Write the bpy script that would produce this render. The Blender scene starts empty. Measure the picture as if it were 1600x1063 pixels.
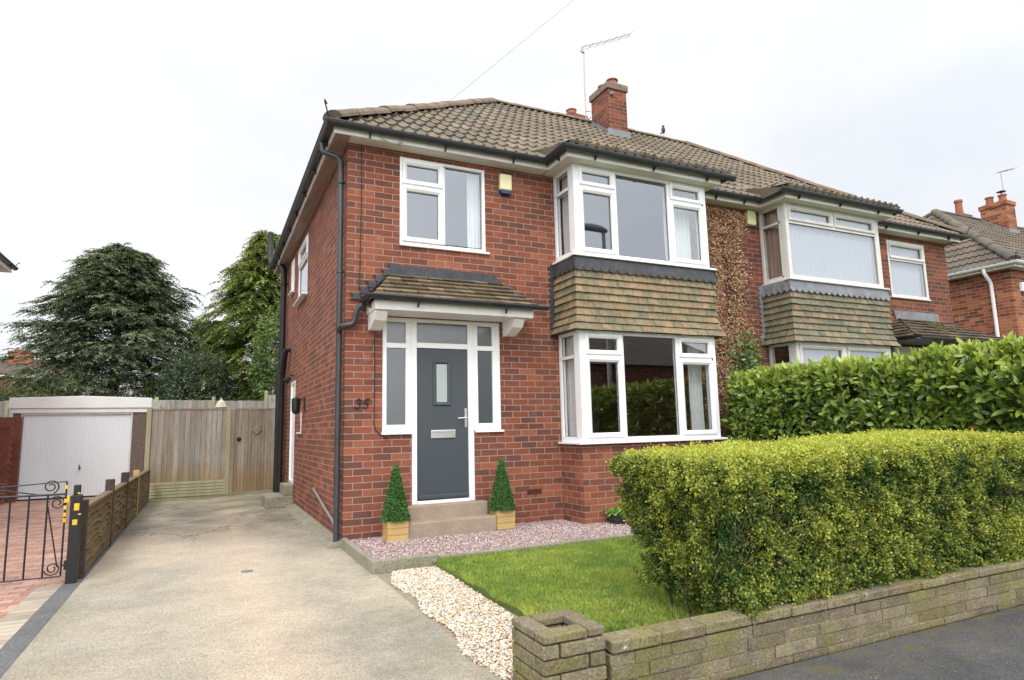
import bpy, bmesh, math, random
import numpy as np
from mathutils import Vector, Matrix, noise
random.seed(7); rng=np.random.default_rng(7)
R=math.radians
scn=bpy.context.scene; COL=scn.collection
FX=1            # mirror factor for the house being built
# ------------------------------------------------------------------ mesh helpers
def finish(me,name,parent,mat,smooth=False):
    if mat: me.materials.append(mat)
    if smooth: me.polygons.foreach_set('use_smooth',[True]*len(me.polygons))
    o=bpy.data.objects.new(name,me); COL.objects.link(o)
    if parent: o.parent=parent
    return o
class MB:
    def __init__(s): s.v=[];s.f=[];s.c=[]
    def add(s,vs,fs,c=(1,1,1)):
        n=len(s.v); s.v+= [tuple(p) for p in vs]; s.f+=[tuple(i+n for i in f) for f in fs]; s.c+=[c]*len(vs)
    def box(s,x0,x1,y0,y1,z0,z1,c=(1,1,1),rot=None,piv=None):
        vs=[(x,y,z) for x in (x0,x1) for y in (y0,y1) for z in (z0,z1)]
        if rot is not None:
            pv=Vector(piv); vs=[tuple(pv+rot@(Vector(p)-pv)) for p in vs]
        s.add(vs,[(0,1,3,2),(4,6,7,5),(0,4,5,1),(2,3,7,6),(0,2,6,4),(1,5,7,3)],c)
    def quad(s,a,b,c_,d,c=(1,1,1)): s.add([a,b,c_,d],[(0,1,2,3)],c)
    def tube(s,pts,r,n=10,c=(1,1,1),cap=True,closed=False):
        pts=[Vector(p) for p in pts]; m=len(pts); rr=r if isinstance(r,(list,tuple)) else [r]*m
        up=Vector((0,0,1)); rings=[]; prev=None
        for i,p in enumerate(pts):
            if closed: t=(pts[(i+1)%m]-pts[i-1])
            else: t=(pts[min(i+1,m-1)]-pts[max(i-1,0)])
            t.normalize()
            if prev is None:
                a=t.cross(up)
                if a.length<.1: a=t.cross(Vector((1,0,0)))
            else: a=prev-t*prev.dot(t)
            a.normalize(); b=t.cross(a); prev=a
            rings.append([p+(a*math.cos(2*math.pi*k/n)+b*math.sin(2*math.pi*k/n))*rr[i] for k in range(n)])
        vs=[q for g in rings for q in g]; fs=[]
        for i in range(m if closed else m-1):
            j=(i+1)%m
            for k in range(n): fs.append((i*n+k,i*n+(k+1)%n,j*n+(k+1)%n,j*n+k))
        if cap and not closed: fs.append(tuple(range(n))[::-1]); fs.append(tuple((m-1)*n+k for k in range(n)))
        s.add(vs,fs,c)
    def lathe(s,cx,cy,prof,n=20,c=(1,1,1),sq=False):
        vs=[];fs=[];m=len(prof)
        for r,z in prof:
            for k in range(n):
                a=2*math.pi*(k+(.5 if sq else 0))/n; vs.append((cx+r*math.cos(a),cy+r*math.sin(a),z))
        for i in range(m-1):
            for k in range(n): fs.append((i*n+k,i*n+(k+1)%n,(i+1)*n+(k+1)%n,(i+1)*n+k))
        fs.append(tuple(range(n))[::-1]); fs.append(tuple((m-1)*n+k for k in range(n)))
        s.add(vs,fs,c)
    def prism(s,poly,axis,a,b,c=(1,1,1)):
        # poly in the two other axes (in order), extruded along axis from a to b
        def P(p,t): return (t,p[0],p[1]) if axis=='x' else ((p[0],t,p[1]) if axis=='y' else (p[0],p[1],t))
        n=len(poly); vs=[P(p,a) for p in poly]+[P(p,b) for p in poly]
        fs=[tuple(range(n)),tuple(range(2*n-1,n-1,-1))]+[(i,(i+1)%n,n+(i+1)%n,n+i) for i in range(n)]
        s.add(vs,fs,c)
    def sweep(s,path,prof,closedprof=True,c=(1,1,1)):
        # path: xyz in a horizontal plane ; prof: (out,up) ; mitred ; out = left of travel * -1
        path=[Vector(p) for p in path]; m=len(path); vs=[];fs=[];n=len(prof)
        for i,p in enumerate(path):
            d0=(p-path[i-1]).normalized() if i>0 else None
            d1=(path[i+1]-p).normalized() if i<m-1 else None
            n0=Vector((d0.y,-d0.x,0)) if d0 else None; n1=Vector((d1.y,-d1.x,0)) if d1 else None
            if n0 is None: nn=n1
            elif n1 is None: nn=n0
            else:
                nn=(n0+n1); nn.normalize(); nn=nn/max(.3,nn.dot(n0))
            for a,b in prof: vs.append(p+nn*a+Vector((0,0,b)))
        for i in range(m-1):
            for k in range(n if closedprof else n-1):
                k2=(k+1)%n; fs.append((i*n+k,i*n+k2,(i+1)*n+k2,(i+1)*n+k))
        if closedprof: fs.append(tuple(range(n))); fs.append(tuple((m-1)*n+k for k in range(n))[::-1])
        s.add(vs,fs,c)
    def build(s,name,mat,parent=None,smooth=False,bevel=0,recalc=True,clip=None,flip=True,base=None):
        me=bpy.data.meshes.new(name)
        v=s.v
        if base: v=[(x-base[0],y-base[1],z-base[2]) for x,y,z in v]
        fx=FX if flip else 1
        if fx<0: v=[(-x,y,z) for x,y,z in v]
        me.from_pydata(v,[],[f[::-1] for f in s.f] if fx<0 else s.f)
        ca=me.color_attributes.new('Col','FLOAT_COLOR','POINT')
        ca.data.foreach_set('color',np.hstack([np.array(s.c,dtype=np.float32),np.ones((len(s.c),1),np.float32)]).ravel())
        if recalc or clip:
            bm=bmesh.new(); bm.from_mesh(me)
            for co,no in (clip or []):
                co=Vector(co);no=Vector(no)
                if fx<0: co.x*=-1;no.x*=-1
                bmesh.ops.bisect_plane(bm,geom=bm.verts[:]+bm.edges[:]+bm.faces[:],plane_co=co,plane_no=no,clear_outer=True)
            if recalc: bmesh.ops.recalc_face_normals(bm,faces=bm.faces)
            bm.to_mesh(me); bm.free()
        boxuv(me)
        o=finish(me,name,parent,mat,smooth)
        if base: o.location=base
        if bevel:
            b=o.modifiers.new('b','BEVEL'); b.width=bevel; b.segments=2; b.limit_method='ANGLE'; b.angle_limit=R(40)
        return o
def boxuv(me):
    uv=me.uv_layers.new(name='UVMap')
    nv=len(me.vertices); co=np.empty(nv*3,np.float32); me.vertices.foreach_get('co',co); co=co.reshape(-1,3)
    nl=len(me.loops); li=np.empty(nl,np.int32); me.loops.foreach_get('vertex_index',li)
    npol=len(me.polygons); nr=np.empty(npol*3,np.float32); me.polygons.foreach_get('normal',nr); nr=nr.reshape(-1,3)
    lt=np.empty(npol,np.int32); me.polygons.foreach_get('loop_total',lt)
    n=np.repeat(nr,lt,axis=0); p=co[li]; a=np.abs(n)
    u=np.where(a[:,2:3]>.85,p[:,:2],np.where(a[:,0:1]>a[:,1:2],p[:,1:3],p[:,[0,2]]))
    uv.data.foreach_set('uv',np.ascontiguousarray(u,dtype=np.float32).ravel())
def npmesh(name,V,F,C,mat,parent=None,smooth=False,base=None):
    V=np.asarray(V,np.float32); F=np.asarray(F,np.int32); k=F.shape[1]
    if base is not None: V=V-np.array(base,np.float32)
    me=bpy.data.meshes.new(name); me.vertices.add(len(V)); me.vertices.foreach_set('co',np.ascontiguousarray(V).ravel())
    me.loops.add(F.size); me.loops.foreach_set('vertex_index',np.ascontiguousarray(F).ravel())
    me.polygons.add(len(F)); me.polygons.foreach_set('loop_start',np.arange(0,F.size,k,dtype=np.int32))
    me.update(calc_edges=True)
    ca=me.color_attributes.new('Col','FLOAT_COLOR','POINT')
    C=np.asarray(C,np.float32); ca.data.foreach_set('color',np.hstack([C,np.ones((len(C),1),np.float32)]).ravel())
    o=finish(me,name,parent,mat,smooth)
    if base is not None: o.location=base
    return o
def unit(a): return a/np.maximum(np.linalg.norm(a,axis=1,keepdims=True),1e-9)
def leafmesh(name,P,D,N,L,W,C,mat,parent=None,base=None,broad=False):
    D=unit(D); S=unit(np.cross(D,N)); N=np.cross(S,D); n=len(P); L=L[:,None];W=W[:,None]
    if broad:
        T=[(0,0,0),(.3,.42,.10),(.7,.4,.10),(1,0,-.05),(.7,-.4,.10),(.3,-.42,.10),(.5,0,0)]
        F=[(0,1,6),(1,2,6),(2,3,6),(3,4,6),(4,5,6),(5,0,6)]
    else:
        T=[(0,0,0),(.5,.5,.12),(1,0,0),(.5,-.5,.12)]; F=[(0,1,2),(0,2,3)]
    k=len(T); V=np.stack([P+D*L*t[0]+S*W*t[1]+N*W*t[2] for t in T],1).reshape(-1,3)
    F=(np.arange(n)[:,None,None]*k+np.array(F)[None]).reshape(-1,3)
    return npmesh(name,V,F,np.repeat(C,k,axis=0),mat,parent,base=base)
def tag(o,label,cat,group=None,kind=None):
    if label: o['label']=label
    if cat: o['category']=cat
    if group: o['group']=group
    if kind: o['kind']=kind
    return o
def thing(name,label,cat,loc=(0,0,0),group=None):
    o=bpy.data.objects.new(name,None); COL.objects.link(o); o.location=loc; o.empty_display_size=.1
    return tag(o,label,cat,group)
# ------------------------------------------------------------------ materials
class NT:
    def __init__(s,name):
        s.m=bpy.data.materials.new(name); s.m.use_nodes=True; s.t=s.m.node_tree; s.t.nodes.clear()
        s.out=s.n('ShaderNodeOutputMaterial')
    def n(s,typ,**k):
        x=s.t.nodes.new(typ)
        for a,b in k.items(): setattr(x,a,b)
        return x
    def l(s,a,b): s.t.links.new(a,b)
    def set(s,sock,val):
        if isinstance(val,bpy.types.NodeSocket): s.l(val,sock)
        elif isinstance(val,(tuple,list)) and len(val)==3 and sock.type=='RGBA': sock.default_value=(*val,1)
        else: sock.default_value=val
    def mix(s,a,b,f,mode='MIX'):
        x=s.n('ShaderNodeMix',data_type='RGBA',blend_type=mode); s.set(x.inputs[0],f); s.set(x.inputs[6],a); s.set(x.inputs[7],b); return x.outputs[2]
    def math(s,op,a,b=0,clamp=False):
        x=s.n('ShaderNodeMath',operation=op,use_clamp=clamp); s.set(x.inputs[0],a); s.set(x.inputs[1],b); return x.outputs[0]
    def noise(s,vec,scale,detail=4,rough=.55,dist=0):
        x=s.n('ShaderNodeTexNoise'); s.set(x.inputs['Vector'],vec); x.inputs['Scale'].default_value=scale; x.inputs['Detail'].default_value=detail
        x.inputs['Roughness'].default_value=rough; x.inputs['Distortion'].default_value=dist; return x.outputs['Fac']
    def ramp(s,f,stops,interp='LINEAR'):
        x=s.n('ShaderNodeValToRGB'); s.set(x.inputs[0],f); cr=x.color_ramp; cr.interpolation=interp
        while len(cr.elements)<len(stops): cr.elements.new(.5)
        for e,(p,c) in zip(cr.elements,stops):
            e.position=p; e.color=(*c,1) if isinstance(c,(tuple,list)) else (c,c,c,1)
        return x.outputs[0]
    def coord(s,which='Object',scale=(1,1,1),loc=(0,0,0)):
        x=s.n('ShaderNodeTexCoord'); m=s.n('ShaderNodeMapping'); s.l(x.outputs[which],m.inputs[0]); m.inputs['Scale'].default_value=scale; m.inputs['Location'].default_value=loc; return m.outputs[0]
    def bsdf(s,col,rough=.7,bump=None,bdist=.01,bstr=1,metal=0,spec=.4,coat=0):
        p=s.n('ShaderNodeBsdfPrincipled'); s.set(p.inputs['Base Color'],col); s.set(p.inputs['Roughness'],rough); p.inputs['Metallic'].default_value=metal
        p.inputs['Specular IOR Level'].default_value=spec; p.inputs['Coat Weight'].default_value=coat
        if bump is not None:
            b=s.n('ShaderNodeBump'); s.set(b.inputs['Height'],bump); b.inputs['Distance'].default_value=bdist; b.inputs['Strength'].default_value=bstr; s.l(b.outputs[0],p.inputs['Normal'])
        s.l(p.outputs[0],s.out.inputs[0]); return p
    def col(s):
        a=s.n('ShaderNodeAttribute'); a.attribute_name='Col'; return a.outputs['Color']
def mat(name,c1,c2=None,scale=3,rough=.7,bump=0,bscale=60,stretch=(1,1,1),fine=.15,metal=0,spec=.4,contrast=(.3,.7),fscale=None):
    t=NT(name); co=t.coord('Object',stretch); c2=c2 or c1
    f=t.ramp(t.noise(co,scale),[(contrast[0],0.),(contrast[1],1.)])
    c=t.mix(c1,c2,f); fn=t.noise(co,fscale or bscale,3)
    c=t.mix(c,t.ramp(fn,[(.3,1-fine*2),(.7,1.)]),1.,'MULTIPLY') if fine else c
    c=t.mix(c,t.col(),1.,'MULTIPLY')
    t.bsdf(c,rough,fn if bump else None,bump if bump else .01,1,metal,spec); return t.m
def brickmat(name,stops,mortar,bw=.225,rh=.0788,ms=.006,off=(0,0),big=.35,dirt=(.6,.5,.42),offset=.5,bright=1.):
    t=NT(name); uv=t.coord('UV',(1,1,1),(off[0],off[1],0)); ob=t.coord('Object')
    nz=t.n('ShaderNodeTexNoise'); t.l(ob,nz.inputs[0]); nz.inputs['Scale'].default_value=9; nz.inputs['Detail'].default_value=4
    d=t.n('ShaderNodeVectorMath',operation='MULTIPLY_ADD'); t.l(nz.outputs['Color'],d.inputs[0]); d.inputs[1].default_value=(.012,.010,0); t.l(uv,d.inputs[2])
    b=t.n('ShaderNodeTexBrick'); t.l(d.outputs[0],b.inputs['Vector']); b.offset=offset
    b.inputs['Color1'].default_value=(0,0,0,1); b.inputs['Color2'].default_value=(1,1,1,1); b.inputs['Mortar'].default_value=(.5,.5,.5,1)
    b.inputs['Scale'].default_value=1; b.inputs['Mortar Size'].default_value=ms; b.inputs['Mortar Smooth'].default_value=.35
    b.inputs['Brick Width'].default_value=bw; b.inputs['Row Height'].default_value=rh
    big_n=t.noise(ob,.4,3); g=t.math('ADD',b.outputs['Color'],t.math('MULTIPLY',t.math('SUBTRACT',big_n,.5),big*2))
    g=t.math('ADD',g,t.math('MULTIPLY',t.math('SUBTRACT',t.noise(ob,26,5,.7),.5),.7))
    bc=t.ramp(g,stops)
    fine=t.noise(ob,130,4,.7); bc=t.mix(bc,t.ramp(fine,[(.3,.62),(.7,1.2)]),1.,'MULTIPLY')
    bc=t.mix(bc,dirt,t.math('MULTIPLY',t.ramp(t.noise(ob,6,5,.7),[(.58,0.),(.8,1.)]),.22))
    bc=t.mix(bc,t.ramp(t.noise(ob,1.1,6,.75,.5),[(.32,.72),(.5,1.),(.7,1.1)]),1.,'MULTIPLY')
    mc=t.mix(mortar,tuple(x*.62 for x in mortar),t.noise(ob,7,3))
    c=t.mix(bc,mc,b.outputs['Fac'])
    h=t.math('SUBTRACT',t.math('MULTIPLY',fine,.25),b.outputs['Fac'])
    t.bsdf(c,.88,h,.006,.8,0,.2); return t.m
BR=[(.0,(.14,.064,.05)),(.25,(.175,.068,.05)),(.5,(.222,.075,.048)),(.75,(.262,.086,.051)),(1,(.33,.12,.07))]
m_brickA=brickmat('house_brick',BR,(.44,.29,.215),off=(.007,.012))
m_brickB=brickmat('house_brick_dark',[(p,tuple(x*.85 for x in c)) for p,c in BR],(.36,.22,.16),big=.25)
m_brickC=brickmat('house_brick_orange',[(0,(.12,.05,.035)),(.4,(.28,.085,.045)),(.8,(.37,.13,.06)),(1,(.42,.18,.09))],(.42,.33,.24),big=.2)
m_pave=brickmat('block_paving',[(0,(.34,.19,.15)),(.5,(.46,.27,.21)),(1,(.54,.35,.28))],(.16,.11,.08),bw=.21,rh=.105,ms=.003,big=.2)
m_buff=brickmat('buff_paving',[(0,(.36,.30,.23)),(.5,(.43,.37,.29)),(1,(.5,.43,.34))],(.13,.11,.08),bw=.34,rh=.105,ms=.003,offset=0,off=(.09,0),big=.2)
m_white=mat('white_plastic',(.86,.86,.86),(.82,.825,.83),2,.32,fine=.0,spec=.5)
m_fascia=mat('white_fascia',(.86,.855,.83),(.80,.79,.75),1.5,.45,fine=.04,bscale=20)
m_oldwhite=mat('aged_white_paint',(.76,.75,.71),(.64,.62,.57),4,.5,fine=.1)
m_soffit=mat('weathered_soffit',(.44,.34,.28),(.30,.22,.18),3,.7,fine=.2,stretch=(6,.6,1),bscale=30)
m_soffit2=mat('cream_soffit',(.76,.73,.66),(.68,.65,.58),2,.6,fine=.08)
m_black=mat('black_gutter_plastic',(.028,.03,.034),(.045,.048,.052),5,.38,fine=.2,spec=.5)
m_pipe=mat('black_pipe_paint',(.05,.055,.062),(.03,.032,.036),3,.4,fine=.2,spec=.5)
m_oldpipe=mat('old_black_pipe',(.018,.017,.016),(.03,.028,.027),6,.5,fine=.3)
m_lead=mat('black_painted_lead',(.04,.043,.052),(.075,.078,.088),7,.5,.004,40,fine=.25)
m_leadg=mat('grey_lead',(.17,.175,.19),(.27,.28,.30),6,.5,.004,40,fine=.15)
m_rooft=mat('concrete_roof_tile',(.30,.235,.165),(.20,.165,.125),2.2,.9,.004,90,fine=.3)
m_roofc=mat('concrete_roof_tile_grey',(.22,.17,.125),(.14,.115,.09),2.2,.9,.004,90,fine=.3)
m_ridge=mat('ridge_tile',(.32,.24,.18),(.20,.16,.12),5,.9,.006,60,fine=.3)
m_ridgeg=mat('ridge_tile_grey',(.2,.17,.14),(.12,.105,.09),5,.9,.006,60,fine=.3)
m_hang=mat('hanging_tile',(1.10,1.0,.88),(.80,.84,.77),11,.85,.003,60,fine=.25,stretch=(1,1,.45),contrast=(.40,.60))
m_plain=mat('plain_clay_tile',(.9,.85,.8),(.6,.6,.55),9,.85,.004,90,fine=.3)
m_door=mat('grey_composite_door',(.058,.068,.082),(.052,.062,.075),2,.45,.0008,160,fine=.06,spec=.5,stretch=(1,1,.25))
m_chrome=mat('brushed_chrome',(.75,.75,.74),None,3,.3,metal=1,fine=0)
m_stone=mat('step_stone',(.47,.37,.27),(.38,.30,.225),6,.9,.003,140,fine=.25)
m_pot=mat('terracotta_pot',(.42,.15,.08),(.3,.11,.07),6,.8,.003,60,fine=.2)
m_cap=mat('chimney_mortar',(.34,.25,.19),(.22,.18,.14),8,.95,.01,50,fine=.3)
m_cream=mat('cream_alarm_plastic',(.78,.72,.42),(.72,.66,.4),6,.45,fine=.03)
m_blue=mat('blue_alarm_lens',(.02,.035,.12),None,6,.25,fine=0)
m_curtw=mat('white_curtain',(.75,.76,.76),(.66,.67,.67),3,.9,fine=.05)
m_curtp=mat('pink_brown_curtain',(.5,.38,.32),(.42,.28,.24),6,.9,fine=.1,stretch=(5,5,.4))
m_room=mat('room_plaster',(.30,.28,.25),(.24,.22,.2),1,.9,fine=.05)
m_wood=mat('weathered_fence_wood',(.46,.36,.26),(.30,.24,.18),3,.9,.003,40,stretch=(4,4,.35),fine=.25)
m_woodh=mat('brown_lap_wood',(.30,.19,.115),(.17,.15,.06),2.2,.85,.003,40,stretch=(1,.5,5),fine=.3)
m_post=mat('pale_green_post',(.45,.42,.26),(.36,.34,.2),4,.85,.003,50,stretch=(3,3,.4),fine=.15)
m_darkpost=mat('dark_brown_post',(.085,.06,.05),(.05,.037,.03),5,.85,.003,50,fine=.3)
m_redwood=mat('red_stained_wood',(.30,.09,.05),(.17,.05,.032),4,.7,.002,50,fine=.2)
m_newwood=mat('new_pine_box',(.62,.42,.17),(.50,.33,.13),3,.7,.001,60,stretch=(.5,.5,9),fine=.12)
m_gtrim=mat('garage_white_trim',(.84,.84,.82),(.78,.78,.76),2,.4,fine=.04)
m_dash=mat('pebble_dash',(.38,.29,.24),(.24,.18,.15),30,.95,.02,70,fine=.45,contrast=(.4,.6))
m_garage=mat('white_garage_door',(.80,.83,.86),(.77,.80,.83),1.5,.45,fine=.05)
m_kerb=mat('mossy_kerb_concrete',(.42,.38,.30),(.29,.28,.19),4,.95,.006,70,fine=.3)
m_iron=mat('black_wrought_iron',(.014,.014,.015),None,10,.45,fine=.1)
m_yel=mat('yellow_tape',(.75,.5,.03),(.6,.38,.03),20,.5,fine=.1)
m_rust=mat('galvanised_pole',(.5,.47,.45),(.35,.3,.27),30,.4,metal=.6,fine=.2)
m_bird=mat('dark_feathers',(.05,.045,.04),(.1,.09,.08),40,.8,fine=.2)
m_cable=mat('grey_cable',(.25,.25,.26),None,5,.6,fine=0)
m_bark=mat('bark',(.14,.10,.07),(.08,.06,.045),8,.9,.01,40,stretch=(3,3,.5),fine=.3)
m_pasol=mat('cream_canvas',(.62,.55,.42),(.5,.45,.34),6,.9,fine=.1)
m_moss=mat('moss_clump',(.13,.14,.03),(.09,.09,.025),20,.95,.01,80,fine=.3)
m_lamp=mat('grey_lamp_metal',(.5,.51,.52),None,4,.4,metal=.4,fine=.05)
def wallblockmat():
    t=NT('mossy_stone_block'); ob=t.coord('Object')
    f=t.ramp(t.noise(ob,9,5,.65),[(.3,0.),(.7,1.)]); c=t.mix((.19,.158,.105),(.31,.26,.18),f)
    g=t.ramp(t.noise(ob,3.2,5,.7),[(.45,0.),(.62,1.)]); c=t.mix(c,(.23,.215,.06),t.math('MULTIPLY',g,.6))
    c=t.mix(c,t.ramp(t.noise(ob,70,5,.75),[(.3,.42),(.62,1.2)]),1.,'MULTIPLY')
    w=t.ramp(t.noise(ob,24,4,.65),[(.67,0.),(.71,1.)]); c=t.mix(c,(.6,.6,.56),w)
    c=t.mix(c,t.col(),1.,'MULTIPLY')
    t.bsdf(c,.95,t.noise(ob,60,6,.7),.012,1,0,.2); return t.m
m_block=wallblockmat()
def drivemat():
    t=NT('driveway_concrete'); ob=t.coord('Object'); sp=t.n('ShaderNodeSeparateXYZ'); t.l(ob,sp.inputs[0]); X,Y=sp.outputs[0],sp.outputs[1]
    big=t.noise(ob,.45,5,.6,.4); c=t.ramp(big,[(.34,(.31,.285,.235)),(.46,(.43,.385,.305)),(.60,(.55,.475,.365))]); tw=t.math('ADD',t.math('MULTIPLY',t.math('ABSOLUTE',t.math('ADD',X,1.05)),.8),t.math('MULTIPLY',t.noise(ob,.8,5,.6),.9)); c=t.mix((.58,.475,.355),c,t.ramp(tw,[(.38,0.),(.85,1.)]))
    c=t.mix(c,t.ramp(t.noise(ob,2.6,6,.7),[(.3,.84),(.7,1.08)]),1.,'MULTIPLY')
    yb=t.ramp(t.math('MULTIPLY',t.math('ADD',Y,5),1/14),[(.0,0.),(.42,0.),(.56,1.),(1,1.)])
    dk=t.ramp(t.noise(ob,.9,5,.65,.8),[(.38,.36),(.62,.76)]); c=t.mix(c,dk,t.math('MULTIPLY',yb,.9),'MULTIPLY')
    gm=t.math('MULTIPLY',t.ramp(t.math('MULTIPLY',t.math('ADD',Y,5),1/14),[(.0,0.),(.66,0.),(.9,1.)]),t.ramp(t.noise(ob,1.6,5,.7),[(.42,0.),(.62,1.)]))
    c=t.mix(c,(.17,.18,.055),t.math('MULTIPLY',gm,.8))
    ed=t.math('MULTIPLY',t.ramp(t.math('MULTIPLY',X,-1/2.4),[(.0,1.),(.12,.6),(.3,0.),(.8,0.),(1,.7)]),t.ramp(t.noise(ob,2.2,5,.7),[(.4,0.),(.7,1.)]))
    c=t.mix(c,(.20,.19,.10),t.math('MULTIPLY',ed,.6))
    st=t.ramp(t.noise(ob,3.1,3,.6),[(.70,0.),(.76,1.)]); c=t.mix(c,(.55,.28,.14),t.math('MULTIPLY',st,.5))
    v=t.n('ShaderNodeTexVoronoi',feature='DISTANCE_TO_EDGE'); w=t.n('ShaderNodeVectorMath',operation='ADD'); nn=t.n('ShaderNodeTexNoise'); t.l(ob,nn.inputs[0]); nn.inputs['Scale'].default_value=2.; t.l(ob,w.inputs[0]); t.l(nn.outputs['Color'],w.inputs[1]); t.l(w.outputs[0],v.inputs['Vector']); v.inputs['Scale'].default_value=.9
    cm=t.math('MULTIPLY',t.ramp(v.outputs['Distance'],[(0,1.),(.012,0.)]),t.ramp(t.math('MULTIPLY',t.math('ADD',Y,5),1/14),[(.0,0.),(.42,0.),(.5,1.),(.7,1.),(.75,0.)]))
    c=t.mix(c,(.05,.045,.035),t.math('MULTIPLY',cm,.8)); wob=t.math('MULTIPLY',t.math('SUBTRACT',t.noise(ob,3,3),.5),.02); jn=t.math('ABSOLUTE',t.math('ADD',t.math('ADD',Y,wob),-3.35)); c=t.mix(c,(.10,.09,.07),t.math('MULTIPLY',t.ramp(t.math('MULTIPLY',jn,10),[(.06,1.),(.16,0.)]),.75))
    sp1=t.noise(ob,70,5,.85); c=t.mix(c,t.ramp(sp1,[(.34,.45),(.5,1.),(.66,1.5)]),1.,'MULTIPLY'); c=t.mix(c,t.ramp(t.noise(ob,17,6,.8),[(.36,.84),(.6,1.06)]),1.,'MULTIPLY')
    sp2=t.ramp(t.noise(ob,210,2,.5),[(.66,0.),(.72,1.)]); c=t.mix(c,(.62,.56,.46),t.math('MULTIPLY',sp2,.6))
    t.bsdf(c,.92,sp1,.010,1,0,.2); return t.m
m_drive=drivemat()
def tarmat():
    t=NT('tarmac'); ob=t.coord('Object')
    c=t.mix((.072,.071,.073),(.118,.115,.112),t.ramp(t.noise(ob,1.4,5,.6),[(.35,0.),(.65,1.)]))
    s=t.noise(ob,120,3,.7); c=t.mix(c,t.ramp(s,[(.3,.4),(.7,1.7)]),1.,'MULTIPLY')
    sp=t.ramp(t.noise(ob,110,2,.5),[(.72,0.),(.78,1.)]); c=t.mix(c,(.22,.21,.2),t.math('MULTIPLY',sp,.4))
    sy=t.n('ShaderNodeSeparateXYZ'); t.l(ob,sy.inputs[0]); e=t.ramp(t.math('ADD',sy.outputs[1],5.75),[(.45,0.),(.95,1.)])
    m=t.math('MULTIPLY',e,t.ramp(t.noise(ob,7,5,.7),[(.5,0.),(.60,1.)])); c=t.mix(c,(.14,.12,.045),t.math('MULTIPLY',m,.85))
    t.bsdf(c,.85,s,.012,1,0,.3); return t.m
m_tar=tarmat()
m_strip=mat('dark_concrete_strip',(.14,.145,.155),(.21,.205,.20),6,.9,.005,60,fine=.3)
m_soil=mat('soil',(.10,.075,.045),(.07,.055,.03),5,.95,.01,50,fine=.3)
m_lawnb=mat('lawn_base',(.13,.19,.035),(.18,.22,.05),3,.95,.01,60,fine=.3)
m_field=mat('garden_ground',(.07,.10,.03),(.09,.10,.045),1,.95,.01,10,fine=.2)
m_gravb=mat('gravel_base',(.34,.25,.23),(.25,.18,.17),20,.95,fine=.3)
m_pebb=mat('pebble_base',(.42,.35,.26),(.3,.25,.18),20,.95,fine=.3)
def stonemat(name,rough=.7):
    t=NT(name); c=t.mix(t.col(),t.ramp(t.noise(t.coord('Object'),90,3),[(.3,.8),(.7,1.1)]),1.,'MULTIPLY'); t.bsdf(c,rough,None,.01,1,0,.4); return t.m
m_pebble=stonemat('pebble_stone',.55); m_gravel=stonemat('gravel_stone',.75)
def leafmat(name,rough=.5,trans=.3,spec=.4):
    t=NT(name); c=t.col(); p=t.n('ShaderNodeBsdfPrincipled'); t.l(c,p.inputs['Base Color']); p.inputs['Roughness'].default_value=rough; p.inputs['Specular IOR Level'].default_value=spec
    tr=t.n('ShaderNodeBsdfTranslucent'); t.l(t.mix(c,(1.,1.,.5),1.,'MULTIPLY'),tr.inputs[0]); m=t.n('ShaderNodeMixShader'); m.inputs[0].default_value=trans
    t.l(p.outputs[0],m.inputs[1]); t.l(tr.outputs[0],m.inputs[2]); t.l(m.outputs[0],t.out.inputs[0]); return t.m
m_leaf=leafmat('leaf'); m_gloss=leafmat('glossy_leaf',.32,.25,.5); m_needle=leafmat('needle',.7,.2,.2); m_grass=leafmat('grass_blade',.6,.35,.2); m_dry=leafmat('dry_leaf',.7,.2,.2)
m_core=mat('hedge_twigs',(.055,.045,.025),(.035,.035,.018),20,.95,.02,40,fine=.3)
def glassmat(name,tint=(.93,.95,.95),base=.21,rough=0.):
    t=NT(name); lw=t.n('ShaderNodeLayerWeight'); lw.inputs[0].default_value=.5; f=t.math('ADD',t.math('MULTIPLY',t.math('POWER',lw.outputs['Facing'],4),.87),base)
    tr=t.n('ShaderNodeBsdfTransparent'); tr.inputs[0].default_value=(*tint,1); g=t.n('ShaderNodeBsdfGlossy'); g.inputs['Color'].default_value=(.88,.93,1,1); g.inputs['Roughness'].default_value=rough
    m=t.n('ShaderNodeMixShader'); t.l(f,m.inputs[0]); t.l(tr.outputs[0],m.inputs[1]); t.l(g.outputs[0],m.inputs[2]); t.l(m.outputs[0],t.out.inputs[0]); return t.m
m_glass=glassmat('window_glass')
def frostmat(name,base):
    t=NT(name); p=t.bsdf(base,.14,t.noise(t.coord('Object'),60,3),.003,.6,0,.9,.8); return t.m
m_frost=frostmat('obscure_glass',(.06,.073,.082)); m_frostl=frostmat('pale_obscure_glass',(.36,.42,.40)); m_net=mat('net_curtain',(.42,.44,.48),(.36,.38,.42),5,.9,fine=.05,stretch=(8,8,.4))
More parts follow.
